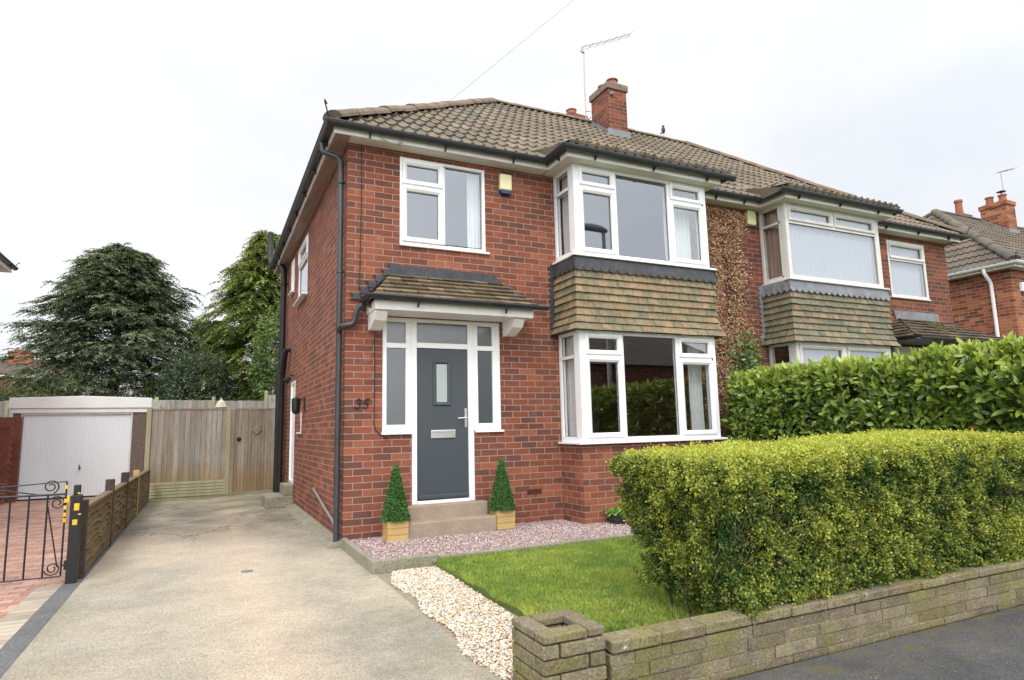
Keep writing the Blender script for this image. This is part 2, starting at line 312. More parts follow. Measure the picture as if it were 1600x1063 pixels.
# ------------------------------------------------------------------ setting
def sheet(name,mat_,x0,x1,y0,y1,z,thick=None,kind='structure'):
    b=MB()
    if thick: b.box(x0,x1,y0,y1,z-thick,z)
    else: b.quad((x0,y0,z),(x1,y0,z),(x1,y1,z),(x0,y1,z))
    return tag(b.build(name,mat_),None,None,None,kind)
sheet('ground',m_field,-400,400,-400,400,-.08)
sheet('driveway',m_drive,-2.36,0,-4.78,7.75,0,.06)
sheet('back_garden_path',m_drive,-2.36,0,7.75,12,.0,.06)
sheet('neighbour_paving',m_pave,-5.6,-2.68,-4.78,9.2,-.002,.05)
sheet('paving_border',m_buff,-2.678,-2.50,-4.78,-.45,0,.05)
sheet('paving_edge',m_pave,-2.678,-2.50,-.449,9.2,-.002,.05)
sheet('concrete_strip',m_strip,-2.498,-2.362,-4.78,9.2,.001,.05)
sheet('footpath',m_tar,-60,80,-6.9,-4.782,-.004,.05)
sheet('road',m_tar,-120,120,-13,-7.02,-.11,.05)
sheet('far_footpath',m_tar,-60,80,-15,-13.14,-.004,.1)
for nm,y in (('road_kerb',-7.02),('far_road_kerb',-13.14)): sheet(nm,m_kerb,-60,80,y+.002,y+.118,0,.14)
sheet('lawn_ground',m_lawnb,.55,5.4,-4.4,-1.52,.045,.1)
sheet('pebble_bed',m_pebb,.0,.549,-4.4,-1.53,.0,.05)
sheet('gravel_bed',m_gravb,.0,5.4,-1.42,0,.07,.1)
sheet('neighbour_lawn',m_lawnb,5.41,11.9,-4.7,0,.04,.1)
b=MB(); b.lathe(-1.02,-.75,[(.055,.001),(.055,.006),(.045,.007),(.012,.005)],16); tag(b.build('stopcock_cover',m_leadg),'small round pale metal cover set in the driveway concrete','cover')
# haunch of concrete along side wall
b=MB(); b.prism([(-.16,.002),(-.12,.05),(-.0,.07),(0,.002)],'y',.0,4.2); h=b.build('wall_footing',m_kerb); tag(h,None,None,None,'structure')
# ------------------------------------------------------------------ generic parts
def ring(mb,O,U,N,u0,u1,v0,v1,prof):
    O=Vector(O);U=Vector(U);N=Vector(N);V=Vector((0,0,1)); vs=[];n=len(prof)
    for (cu,cv,su,sv) in ((u0,v0,1,1),(u1,v0,-1,1),(u1,v1,-1,-1),(u0,v1,1,-1)):
        for i,h in prof: vs.append(O+U*(cu+su*i)+V*(cv+sv*i)+N*h)
    fs=[]
    for k in range(4):
        k2=(k+1)%4
        for j in range(n-1): fs.append((k*n+j,k2*n+j,k2*n+j+1,k*n+j+1))
    mb.add(vs,fs)
def obox(mb,O,U,N,u0,u1,v0,v1,n0,n1,c=(1,1,1)):
    O=Vector(O);U=Vector(U);N=Vector(N);V=Vector((0,0,1))
    vs=[O+U*u+V*v+N*n for u in (u0,u1) for v in (v0,v1) for n in (n0,n1)]
    mb.add(vs,[(0,1,3,2),(4,6,7,5),(0,4,5,1),(2,3,7,6),(0,2,6,4),(1,5,7,3)],c)
def window(parent,O,U,N,u0,u1,v0,v1,cells,bars,fw=.045,sill=True,m=None,sillx=(.03,.03),glass=None,label=None,sillproj=.05):
    """cells: (u0,u1,v0,v1,opening) of the light openings; bars: (u0,u1,v0,v1)"""
    m=m or m_white; b=MB(); ring(b,O,U,N,u0,u1,v0,v1,[(0,-.07),(0,.0),(fw-.008,.0),(fw,-.008),(fw,-.07)])
    for a in bars: obox(b,O,U,N,*a,-.07,-.002)
    w=b.build('window',m,parent,recalc=True)
    if label: w['label']=label
    for c in cells:
        if c[4]:
            s=MB(); ring(s,O,U,N,c[0],c[1],c[2],c[3],[(0,-.03),(0,.012),(.006,.022),(.03,.022),(.058,.004),(.062,-.03)])
            s.build('sash',m,w); ins=.058
        else: ins=0
        g=MB(); Ov,Uv,Nv=Vector(O),Vector(U),Vector(N); g.add([Ov+Uv*a_+Nv*-.031+Vector((0,0,b_)) for a_,b_ in ((c[0]+ins,c[2]+ins),(c[1]-ins,c[2]+ins),(c[1]-ins,c[3]-ins),(c[0]+ins,c[3]-ins))],[(0,1,2,3)]); gp=g.build('pane',glass or m_glass,w,recalc=False)
        if ins or True:
            k=MB(); ring(k,O,U,N,c[0]+ins,c[1]-ins,c[2]+ins,c[3]-ins,[(0,-.029),(0,-.024),(.006,-.026),(.006,-.029)]); k.build('glazing_gasket',m_black,w)
    if sill:
        s=MB(); obox(s,O,U,N,u0-sillx[0],u1+sillx[1],v0-.028,v0,-.05,sillproj); s.build('sill',m,w,bevel=.006)
    return w
def wall(mb,axis,plane,thick,u0,u1,v0,v1,ops):
    us=sorted({u0,u1,*[o[0] for o in ops],*[o[1] for o in ops]}); vs=sorted({v0,v1,*[o[2] for o in ops],*[o[3] for o in ops]})
    def P(u,v,t): return (u,plane+t,v) if axis=='y' else (plane+t,u,v)
    for i in range(len(us)-1):
        for j in range(len(vs)-1):
            cu=(us[i]+us[i+1])/2; cv=(vs[j]+vs[j+1])/2
            if any(o[0]<cu<o[1] and o[2]<cv<o[3] for o in ops): continue
            for t in (0,thick): mb.quad(P(us[i],vs[j],t),P(us[i+1],vs[j],t),P(us[i+1],vs[j+1],t),P(us[i],vs[j+1],t))
    # reveals
    def inop(u,v): return any(o[0]<u<o[1] and o[2]<v<o[3] for o in ops)
    e=1e-4
    for i in range(len(us)-1):
        cu=(us[i]+us[i+1])/2
        for v in vs[1:-1]:
            if inop(cu,v-e)!=inop(cu,v+e): mb.quad(P(us[i],v,0),P(us[i+1],v,0),P(us[i+1],v,thick),P(us[i],v,thick))
    for j in range(len(vs)-1):
        cv=(vs[j]+vs[j+1])/2
        for u in us[1:-1]:
            if inop(u-e,cv)!=inop(u+e,cv): mb.quad(P(u,vs[j],0),P(u,vs[j+1],0),P(u,vs[j+1],thick),P(u,vs[j],thick))
    for (a,b_,c_,d) in ((u0,v0,u1,v0),(u0,v1,u1,v1),(u0,v0,u0,v1),(u1,v0,u1,v1)): mb.quad(P(a,b_,0),P(c_,d,0),P(c_,d,thick),P(a,b_,thick))
P_=5.9233; H=4.737; EZ=4.86; SL=.771; OV=.22; RY=3.45; RZ=EZ+(RY+OV)*SL; D_=6.9
def tiles_wave(mb,O,U,S,length,slen,gauge=.345,per=.152,amp=.03,step=.034,colf=None,seed=1):
    """wavy interlocking roof tiles laid on a slope: O eave corner, U along the eave, S up the slope"""
    O=Vector(O);U=Vector(U).normalized();S=Vector(S).normalized();N=U.cross(S)
    if N.z<0: N=-N
    r=random.Random(seed); nu=int(length/per*8)+1; rows=int(math.ceil(slen/gauge)); du=length/(nu-1)
    def wv(u):
        t=(u/per)%1.0
        return amp*(max(0,math.cos((t-.5)*2*math.pi*.9))**1.3) if abs(t-.5)<.3 else 0
    hs=[wv(i*du) for i in range(nu)]
    for k in range(rows):
        s0=k*gauge-.02; s1=(k+1)*gauge; ncol=int(length/(per*2))+2
        cc=[r.uniform(.82,1.14) for _ in range(ncol)]; tw=[r.uniform(-.012,.012) for _ in range(ncol)]; warm=[r.uniform(.92,1.06) for _ in range(ncol)]
        vs=[];cl=[]
        for i in range(nu):
            u=i*du; ci=int(u/(per*2)); c=cc[ci]; sj=tw[ci]
            for (ss,hh) in ((s0+sj,hs[i]-.012),(s0+sj,hs[i]+step),(s1,hs[i])):
                vs.append(O+U*u+S*ss+N*hh); cl.append((c*warm[ci],c,c/warm[ci]))
        n0=len(mb.v); mb.v+= [tuple(p) for p in vs]; mb.c+=cl
        for i in range(nu-1):
            a=n0+i*3; mb.f+=[(a,a+3,a+4,a+1),(a+1,a+4,a+5,a+2)]
def ridge_run(mb,A,B,r=.105,seg=.42,seed=3):
    A=Vector(A);B=Vector(B);d=B-A;n=max(1,int(d.length/seg));rr=random.Random(seed); t=d/n
    side=t.cross(Vector((0,0,1))).normalized(); up=side.cross(t).normalized()
    for i in range(n):
        p0=A+t*i+up*rr.uniform(-.008,.008); p1=A+t*(i+1.0)+up*rr.uniform(-.008,.008); c=rr.uniform(.75,1.2); cc=(c*rr.uniform(.95,1.1),c,c*rr.uniform(.85,1)); m=9; vs=[]
        for p,r_ in ((p0,r*1.0),(p1,r*.93)):
            for k in range(m):
                a=math.pi*k/(m-1); vs.append(p+side*math.cos(a)*r_*1.1+up*(math.sin(a)*r_*.8-.02))
        mb.add(vs,[(k,k+1,m+k+1,m+k) for k in range(m-1)]+[tuple(range(m)),tuple(range(m,2*m))[::-1]],cc)
def gutter(path,parent,m,brk=.85,r=.056,name='gutter'):
    b=MB(); prof=[(r*math.cos(a),-r*math.sin(a)) for a in [math.pi*k/8 for k in range(9)]]
    prof=[(x+0,z) for x,z in prof]; inner=[(x*.88,z*.88) for x,z in prof[::-1]]
    b.sweep(path,prof+inner)
    lip=[(r-.004,-.004),(r-.004,.006),(r+.006,.006),(r+.006,-.008)]; b.sweep(path,lip)
    rnd=random.Random(len(path)); pts=[Vector(p) for p in path]
    for a,c in zip(pts,pts[1:]):
        d=c-a; n=max(1,int(d.length/brk)); 
        if d.length<.4: continue
        dn=d.normalized(); out=Vector((dn.y,-dn.x,0))
        for i in range(n):
            p=a+d*((i+.5)/n)
            vs=[p+dn*s*.014+out*(x*1.09)+Vector((0,0,z*1.09+.002)) for s in (-1,1) for x,z in prof]; k=len(prof)
            b.add(vs,[(j,j+1,k+j+1,k+j) for j in range(k-1)])
            b.prism([(0,0)]*3,'z',0,0) if False else None
            q=p-out*r; vs=[q+dn*s*.008+out*o+Vector((0,0,z)) for s in (-1,1) for o,z in ((.0,-.05),(.05,-.06),(.022,-.105),(0,-.11))]
            b.add(vs,[(0,1,2,3),(7,6,5,4),(0,4,5,1),(1,5,6,2),(2,6,7,3),(3,7,4,0)])
    return b.build(name,m,parent,smooth=False)
def pipe(parent,pts,r,m,name='downpipe',clamps=()):
    b=MB(); b.tube(pts,r,12)
    for z,(x,y) in clamps:
        b.tube([(x,y,z-.02),(x,y,z+.02)],r*1.22,12); b.box(x-.01,x+.06,y-.012,y+.012,z-.012,z+.012)
    for p in pts[1:-1]: b.tube([Vector(p)-Vector((0,0,.0))+(Vector(pts[0])-Vector(p))*0,Vector(p)+Vector((0,0,.001))],r*1.02,12)
    o=b.build(name,m,parent,smooth=True); md=o.modifiers.new('e','EDGE_SPLIT'); md.split_angle=R(50); return o
def curtain(x0,x1,y0,y1,z0,z1,m,label,folds=9,amp=.03,tie=0):
    b=MB(); n=folds*8; vs=[];nz=12
    for j in range(nz):
        v=j/(nz-1)
        for i in range(n+1):
            t=i/n; a=amp*math.sin(t*folds*2*math.pi+.6*math.sin(v*3)); k=1-tie*math.sin(math.pi*(1-v))*.5
            x=x0+(x1-x0)*t*k; y=y0+(y1-y0)*t*k
            nx,ny=(-(y1-y0),(x1-x0)); l=math.hypot(nx,ny); vs.append((x+nx/l*a,y+ny/l*a,z0+(z1-z0)*v))
    fs=[(j*(n+1)+i,j*(n+1)+i+1,(j+1)*(n+1)+i+1,(j+1)*(n+1)+i) for j in range(nz-1) for i in range(n)]
    b.add(vs,fs); o=b.build('curtain',m,smooth=True,recalc=False,flip=False,base=((x0+x1)/2,(y0+y1)/2,z0)); return tag(o,label,'curtain','curtains hanging inside the windows')
# ------------------------------------------------------------------ the house type
def hung_tiles(mb,bx0,bx1,yf,z0,z1,rows,seed,pal,flare=.075):
    r=random.Random(seed); g=(z1-z0)/rows
    for k in range(rows):
        zb=z0+k*g; zt=zb+g*1.12; fl=flare*max(0,1-k/2.6)**1.5; fl2=flare*max(0,1-(k+1)/2.6)**1.5
        off=(.5 if k%2 else 0)
        def face(p0,p1,nrm):
            p0=Vector(p0);p1=Vector(p1);L=(p1-p0).length;d=(p1-p0).normalized();w=.158;n=int(L/w)+2
            for i in range(-1,n):
                a=max(0,(i+off)*w);b_=min(L,(i+off+1)*w)
                if b_-a<.012: continue
                c=r.choice(pal); j=r.uniform(.85,1.12); c=tuple(x*j for x in c); tl=r.uniform(-.003,.003)
                A=p0+d*(a+.002);B=p0+d*(b_-.002)
                o0=fl+.042+tl; o1=fl2+.010
                # extend corners
                ea=(o0 if a<=0 else 0); eb=(o0 if b_>=L else 0); ea1=(o1 if a<=0 else 0); eb1=(o1 if b_>=L else 0)
                vs=[A-d*ea+nrm*o0+Vector((0,0,zb+tl)),B+d*eb+nrm*o0+Vector((0,0,zb+tl)),B+d*eb1+nrm*o1+Vector((0,0,zt)),A-d*ea1+nrm*o1+Vector((0,0,zt)),
                    A-d*ea+nrm*(o0-.022)+Vector((0,0,zb)),B+d*eb+nrm*(o0-.016)+Vector((0,0,zb))]
                mb.add(vs,[(0,1,2,3),(4,5,1,0)],c)
        face((bx0,yf,0),(bx1,yf,0),Vector((0,-1,0)))
        face((bx0,0,0),(bx0,yf,0),Vector((-1,0,0)))
        face((bx1,yf,0),(bx1,0,0),Vector((1,0,0)))
PAL_A=[(.33,.26,.17),(.35,.27,.175),(.31,.255,.17),(.28,.245,.165),(.26,.235,.165),(.36,.275,.18)]
PAL_B=[(.31,.255,.18),(.25,.235,.17),(.21,.21,.16),(.29,.245,.175),(.24,.23,.17)]
PAL_C=[(.33,.26,.17),(.27,.21,.14),(.38,.29,.19),(.23,.19,.13),(.3,.22,.14)]
def bay_geom(): return 2.82,5.13,-.53
def chimney(parent,m,cx,y0,y1,z0,z1,w=.45,pots=2,tilt=0,aerial=None,flash=m_leadg,potc=0,ph=1):
    b=MB(); b.box(cx-w/2,cx+w/2,y0,y1,z0,z1-.14); c=b.build('chimney',m,parent)
    k=MB(); k.box(cx-w/2-.035,cx+w/2+.035,y0-.035,y1+.035,z1-.14,z1); k.prism([(cx-w/2,z1),(cx+w/2,z1),(cx+w/2-.1,z1+.05),(cx-w/2+.1,z1+.05)],'y',y0+.03,y1-.03); k.build('chimney_cap',m if potc==0 else m_cap,c,bevel=.01)
    for i in range(pots):
        py=y0+(y1-y0)*(i+.5)/pots if pots>1 else (y0+y1)/2; h=[.26,.30,.24][i%3]*ph; p=MB()
        p.lathe(cx,py,[(.115,z1),(.12,z1+h*.3),(.105,z1+h*.5),(.10,z1+h*.85),(.125,z1+h*.88),(.125,z1+h),(.1,z1+h),(.09,z1+h-.1)],18)
        p.build('chimney_pot',m_pot,c,smooth=False)
    # stepped lead flashing
    f=MB()
    zr=lambda y: EZ+(min(y,2*RY-y)+OV)*SL
    f.box(cx-w/2-.05,cx+w/2+.05,y0-.022,y0-.004,zr(y0)-.02,zr(y0)+.16)
    n=6
    for i in range(n):
        ya=y0+(min(y1,RY)-y0)*i/n; yb=y0+(min(y1,RY)-y0)*(i+1)/n
        for sx in (-1,1):
            xx=cx+sx*(w/2+.006); f.prism([(ya,zr(ya)-.02),(yb,zr(yb)-.02),(yb,zr(yb)+.13),(ya,zr(ya)+.11)],'x',xx-.003,xx+.003)
    f.box(cx-w/2-.07,cx+w/2+.07,y0-.16,y0-.0,zr(y0)-.09,zr(y0)-.075,rot=Matrix.Rotation(math.atan(SL),3,'X'),piv=(cx,y0,zr(y0)-.08))
    f.build('lead_flashing',flash,c); return c
def house(name,label,loc,mirror,wm,opts):
    global FX
    FX=-1 if mirror else 1
    root=thing(name,label,'house',loc); g=opts.get
    # ---- walls
    ops=[tuple(o) for o in g('front_ops')]; bx0,bx1,by=bay_geom()
    allops=ops+[(bx0+.06,bx1-.06,1.1,2.48),(bx0+.06,bx1-.06,3.5,4.69)]
    b=MB(); wall(b,'y',0,.26,0,P_,-.1,H+.05,allops)
    wall(b,'x',0,.26,.26,D_,-.1,H+.05,[tuple(o) for o in g('side_ops',[])])
    b.box(0,P_,D_-.26,D_,-.1,H+.05); b.box(P_-.12,P_-.005,.26,D_-.26,-.1,H+.05)
    # bay base
    b.box(bx0,bx1,by,0,-.1,1.07); wl=b.build('wall',wm,root)
    e=g('extra_wall')
    # floors / rooms
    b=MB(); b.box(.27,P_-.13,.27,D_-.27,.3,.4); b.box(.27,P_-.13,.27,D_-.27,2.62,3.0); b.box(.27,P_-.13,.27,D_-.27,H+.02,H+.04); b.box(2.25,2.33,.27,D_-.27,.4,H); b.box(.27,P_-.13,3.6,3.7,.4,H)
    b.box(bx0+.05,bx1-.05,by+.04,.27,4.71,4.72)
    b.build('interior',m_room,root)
    # ---- roof
    rm=g('roofm',m_rooft); b=MB()
    S=Vector((0,1,SL)); sl=math.hypot(RY+OV,(RY+OV)*SL)
    ex0,ex1,ey=bx0-.20,bx1+.2,by-.25; yt=.12; zt=EZ+(yt+OV)*SL; sb=(zt-EZ)/(yt-ey)
    k2=2*.345/math.hypot(1,SL); y00=-OV-.03-k2
    tiles_wave(b,(-OV-.02,y00,EZ-.02-k2*SL),(1,0,0),S,P_+OV+.02,sl+.03+.69,seed=g('seed',1))
    nv=[]
    for (x,y,z) in b.v:
        if y<yt:
            wdt=.10
            wq=min(1,max(0,min((x-ex0+.02)/wdt,(ex1+.02-x)/wdt))) if y>-OV-.18 else 1
            z+=wq*((EZ+(y-ey)*sb)-(EZ+(y+OV)*SL))
        nv.append((x,y,z))
    b.v=nv; b.f=[f for f in b.f if not (sum(nv[i][1] for i in f)/4<-OV-.12 and not all(ex0-.01<nv[i][0]<ex1+.01 for i in f))]
    vg=[(ey,EZ-.08),(yt,EZ-.08),(yt,zt+.02),(ey,EZ+.005)]
    hipn=Vector((-1,1,0)).normalized()
    mainr=b.build('roof',rm,root,recalc=False,clip=[((-OV,-OV,0),hipn),((P_,0,0),(1,0,0)),((0,RY,0),(0,1,0))],smooth=False)
    b=MB(); tiles_wave(b,(-OV-.03,-OV-.02,EZ-.02),(0,1,0),Vector((1,0,SL)),2*(RY+OV)+.02,sl+.03,seed=g('seed',1)+5)
    b.build('side_roof_slope',rm,mainr,recalc=False,clip=[((-OV,-OV,0),-hipn),((-OV,2*RY+OV,0),Vector((1,1,0)).normalized())])
    b=MB(); yb=2*RY+OV; b.add([(-OV,yb,EZ),(P_,yb,EZ),(P_,RY,RZ),(RY,RY,RZ)],[(0,1,2,3)]); b.build('rear_roof_slope',rm,mainr,recalc=False)
    for xx in (ex0-.006,ex1-.006):
        b=MB(); b.prism(vg,'x',xx,xx+.012,(.6,.6,.6)); b.build('bay_roof_verge',rm,mainr)
    gm=g('ridgem',m_ridge)
    b=MB(); ridge_run(b,(-OV-.01,-OV-.01,EZ+.035),(RY,RY,RZ+.03),r=.125,seed=2); ridge_run(b,(RY,RY,RZ+.03),(P_,RY,RZ+.03),seed=4); ridge_run(b,(-OV,2*RY+OV,EZ+.04),(RY,RY,RZ+.03),seed=5)
    b.build('ridge_tiles',gm,mainr)
    b=MB(); b.tube([(-OV-.05,-OV-.05,EZ-.01),(-OV-.09,-OV-.09,EZ+.10),(-OV-.11,-OV-.10,EZ+.16),(-OV-.12,-OV-.14,EZ+.17),(-OV-.09,-OV-.13,EZ+.13)],.009,6); b.build('hip_iron',m_iron,mainr)
    # ---- fascia + soffit
    fm=g('fasciam',m_fascia); b=MB(); z0,z1=H,H+.125; f=.2
    fp=[(-f,2*RY+f,0),(-f,-f,0),(bx0-.17,-f,0),(bx0-.17,by-.17,0),(bx1+.13,by-.17,0),(bx1+.13,-f,0),(P_,-f,0)]
    b.sweep([(x,y,z0) for x,y,_ in fp],[(0,0),(0,.125),(-.02,.125),(-.02,0)]); b.build('fascia',fm,root)
    b=MB(); b.box(-.179,0,-.179,2*RY+.18,H-.004,H+.008); b.build('side_soffit',g('soffm',m_soffit),root)
    b=MB(); b.box(.001,bx0-.17,-.179,.0,H-.004,H+.008); b.box(bx0-.15,bx1+.11,by-.15,-.001,H-.004,H+.008); b.box(bx1+.13,P_,-.179,0,H-.004,H+.008); b.build('front_soffit',g('soff2',m_soffit2),root)
    # ---- gutters
    gt=g('gutm',m_black); gz=H+.105; o=f+.06
    gutter([(-o,2*RY+f+.1,gz),(-o,-o,gz),(bx0-.23,-o,gz),(bx0-.23,by-.235,gz),(bx1+.33,by-.235,gz)],root,gt)
    gutter([(bx1+.2,-o,gz-.002),(P_,-o,gz-.002)],root,gt)
    b=MB(); b.tube([(bx1+.17,-o,gz-.02),(bx1+.2,by-.2,gz-.02)],.045,8); b.build('gutter_elbow',gt,root)
    # ---- bay
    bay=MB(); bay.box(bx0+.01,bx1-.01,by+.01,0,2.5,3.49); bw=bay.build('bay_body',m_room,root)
    h=MB(); hung_tiles(h,bx0,bx1,by,2.49,3.385,9,g('seed',1)+11,g('pal',PAL_A)); h.build('hung_tiles',m_hang,bw)
    # lead apron with scalloped lower edge
    l=MB(); lm=g('leadm',m_lead)
    def scal(p0,p1,nrm,n):
        p0=Vector(p0);p1=Vector(p1);d=(p1-p0)
        for i in range(n*8):
            a=i/(n*8);b_=(i+1)/(n*8); za=3.315-.045*abs(math.sin(a*n*math.pi));zb=3.315-.045*abs(math.sin(b_*n*math.pi))
            l.add([p0+d*a+nrm*.052+Vector((0,0,za)),p0+d*b_+nrm*.052+Vector((0,0,zb)),p0+d*b_+nrm*.025+Vector((0,0,3.47)),p0+d*a+nrm*.025+Vector((0,0,3.47))],[(0,1,2,3)])
    scal((bx0-.05,by-.0,0),(bx1+.05,by,0),Vector((0,-1,0)),18); scal((bx0,0,0),(bx0,by-.05,0),Vector((-1,0,0)),5); scal((bx1,by-.05,0),(bx1,0,0),Vector((1,0,0)),5)
    l.build('lead_apron',lm,bw,recalc=False)
    # stepped flashing strip on the wall beside the hung tiles
    def steps(x,s):
        k=MB(); n=13; zz=2.49; dz=(3.47-2.49)/n
        k.prism([(x,2.47),(x-s*.045,2.47),(x-s*.045,3.47),(x,3.47)],'y',-.012,-.004)
        for i in range(n): k.prism([(x-s*.045,zz+i*dz),(x-s*.085,zz+i*dz+dz*.15),(x-s*.045,zz+i*dz+dz*.75)],'y',-.012,-.004)
        k.build('stepped_flashing',g('leads',lm),bw)
    steps(bx0-.035,1); steps(bx1+.035,-1)
    # ---- bay windows
    for (v0,v1,key) in ((1.07,2.495,'low'),(3.49,4.735,'up')):
        wmm=g('winm',m_white); x0,x1=bx0+.015,bx1-.03; U=(1,0,0);N=(0,-1,0); O=(0,by,0)
        t=v1-.30 if key=='up' else v1-.33
        if g('bay_layout')=='A':
            post=.085; a,bm_,c,d=x0+post,3.495,4.41,x1-.045
            cells=[(a,bm_-.012,v0+.05,t-.018,1),(a,bm_-.012,t+.018,v1-.04,1),(bm_+.02,c-.02,v0+.055,v1-.055,0),(c+.028,d-.02,v0+.05,t-.018,1),(c+.028,d-.02,t+.018,v1-.04,1)]
            bars=[(bm_-.02,bm_+.02,v0+.05,v1-.05),(c-.02,c+.03,v0+.05,v1-.05),(a,bm_-.02,t-.02,t+.02),(c+.03,d,t-.02,t+.02),(x0+.04,a,v0,v1),(d-.02,x1-.04,v0,v1)]
        else:
            post=.10; a,d=x0+post,x1-.07; mid=(a+d)/2
            cells=[(a,d,v0+.07,t-.03,0),(a,mid-.02,t+.01,v1-.05,1),(mid+.02,d,t+.01,v1-.05,1)]
            bars=[(a,d,t-.03,t+.01),(mid-.02,mid+.02,t+.01,v1-.05),(x0+.04,a,v0,v1),(d,x1-.04,v0,v1),(a,d,v0+.04,v0+.07)]
            if key=='low': cells=[(a,mid-.05,v0+.07,v1-.05,1),(mid+.02,d,v0+.07,v1-.05,1)]; bars=[(mid-.05,mid+.02,v0,v1-.04),(x0+.04,a,v0,v1),(d,x1-.04,v0,v1)]
        window(root,O,U,N,x0,x1,v0,v1,cells,bars,fw=.05,m=wmm,sillx=(.075,.075),sillproj=.06)
        # side lights
        for sx,UU,NN in ((bx0+.015,(0,-1,0),(-1,0,0)),(bx1-.03,(0,1,0),(1,0,0))):
            s0,s1=(0,-by-.073) if UU[1]<0 else (by+.073,0)
            cells=[(s0+.05,s1-.07,v0+.07,t-.02,0),(s0+.05,s1-.07,t+.02,v1-.05,0)] if UU[1]<0 else [(s0+.07,s1-.05,v0+.07,t-.02,0),(s0+.07,s1-.05,t+.02,v1-.05,0)]
            bars=[(s0+.04,s1-.06,t-.02,t+.02),(s0+.04,s1-.06,v0+.04,v0+.07),(s1-.072 if UU[1]<0 else s1-.052,s1-.04,v0+.04,v1-.04),(s0+.04,s0+.052 if UU[1]<0 else s0+.072,v0+.04,v1-.04)]
            window(root,(sx,0,0),UU,NN,s0+.002,s1-.002 if UU[1]>0 else s1,v0+.002,v1-.002,cells,bars,m=wmm,sillx=(0,.09) if UU[1]<0 else (.09,0),sillproj=.058)
    # upper side window over the porch
    (u0,u1,v0,v1)=ops[0]
    if g('bay_layout')=='A':
        mx=1.215; tz=4.30
        cells=[(u0+.03,mx-.012,v0+.04,tz-.01,1),(u0+.03,mx-.012,tz+.02,v1-.03,1),(mx+.015,u1-.05,v0+.05,v1-.05,0)]
        bars=[(mx-.015,mx+.015,v0+.05,v1-.05),(u0+.04,mx-.015,tz-.02,tz+.025)]
    else:
        tz=v1-.36; cells=[(u0+.05,u1-.05,v0+.05,tz-.02,0),(u0+.04,u1-.04,tz+.01,v1-.04,1)]; bars=[(u0+.04,u1-.04,tz-.025,tz+.02)]
    window(root,(0,0,0),(1,0,0),(0,-1,0),u0,u1,v0,v1,cells,bars,m=g('winm',m_white),sillproj=.035,sillx=(.0,.05),fw=.035 if g('bay_layout')=='A' else .05)
    return root,mainr,wl
A,roofA,wallA=house('brick_house','red brick semi with grey front door, black gutters and tile-hung bay, nearest the driveway',(0,0,0),False,m_brickA,
  dict(front_ops=[(.64,1.784,3.54,4.663),(.433,1.965,1.25,2.62),(.79,1.594,.40,1.25)],side_ops=[(3.29,4.45,3.55,4.58),(5.09,5.45,3.95,4.62),(4.54,5.12,.38,2.2)],bay_layout='A',pal=PAL_A,seed=1))
# ---- extra parts of the main house (FX is +1)
# front door surround
def door_set(root):
    w=MB(); O=(0,0.0,0);U=(1,0,0);N=(0,-1,0)
    n0,n1=-.075,-.012
    # frame bars: outer jambs, posts, heads
    for a in [(.433,.487,1.25,2.62),(1.911,1.965,1.25,2.62),(.79,.858,.40,2.62),(1.52,1.594,.40,2.62),(.487,.79,2.565,2.62),(.858,1.52,2.575,2.62),(1.594,1.911,2.565,2.62),
              (.487,.79,1.25,1.335),(1.594,1.911,1.25,1.335),(.487,.79,2.25,2.31),(1.594,1.911,2.25,2.31),(.858,1.52,2.26,2.325),(.72,.79,1.335,2.25),(1.594,1.655,1.335,2.25),(.72,.79,2.31,2.565),(1.594,1.655,2.31,2.565),(1.86,1.911,1.335,2.25),(1.86,1.911,2.31,2.565)]:
        obox(w,O,U,N,*a,n0,n1)
    obox(w,O,U,N,.858,1.52,.40,.437,n0,n1+.02)
    fr=w.build('door_frame',m_white,root,bevel=.004)
    for a in [(.487,.72,1.335,2.25),(.487,.72,2.31,2.565),(.858,1.52,2.325,2.575),(1.655,1.86,1.335,2.25),(1.655,1.86,2.31,2.565)]:
        g=MB(); obox(g,O,U,N,*a,-.05,-.04); g.build('side_light_pane',m_frost,fr)
    for a in [(.42,.785),(1.60,1.985)]: s=MB(); obox(s,O,U,N,a[0],a[1],1.222,1.25,-.06,.04); s.build('sill',m_white,fr,bevel=.005)
    d=MB(); obox(d,O,U,N,.862,1.516,.44,2.257,-.06,-.028); door=d.build('front_door',m_door,root,bevel=.004)
    t=MB(); ring(t,O,U,N,1.068,1.288,1.56,2.108,[(0,-.03),(0,-.014),(.012,-.008),(.03,-.012),(.042,-.026)]); t.build('glazing_trim',m_door,door)
    t=MB(); obox(t,O,U,N,1.108,1.25,1.60,2.068,-.03,-.026); t.build('pane',m_frostl,door)
    t=MB(); ring(t,O,U,N,1.035,1.345,1.165,1.262,[(0,-.03),(0,-.012),(.004,-.01),(.024,-.01),(.026,-.018)]); t.build('letterbox',m_chrome,door)
    t=MB(); obox(t,O,U,N,1.061,1.319,1.19,1.237,-.03,-.02); t.build('letterbox_flap',m_chrome,door,bevel=.003)
    t=MB(); obox(t,O,U,N,1.472,1.505,1.29,1.52,-.03,-.016); t.tube([(1.488,.02,1.405),(1.488,-.035,1.405),(1.47,-.04,1.405),(1.36,-.04,1.40)],.010,8); t.build('handle',m_chrome,door,bevel=.002)
    t=MB(); obox(t,O,U,N,.87,1.508,.455,.50,-.03,-.005); t.build('weather_bar',m_door,door,bevel=.008)
    s=MB(); s.box(.70,1.70,-.13,-.0,.1,.40); s.build('top_step',m_stone,root,bevel=.012)
    s=MB(); s.box(.64,1.715,-.36,-.132,.05,.25); s.box(.64,1.715,-.132,-.0,.05,.099); s.build('bottom_step',m_stone,root,bevel=.015)
door_set(A)
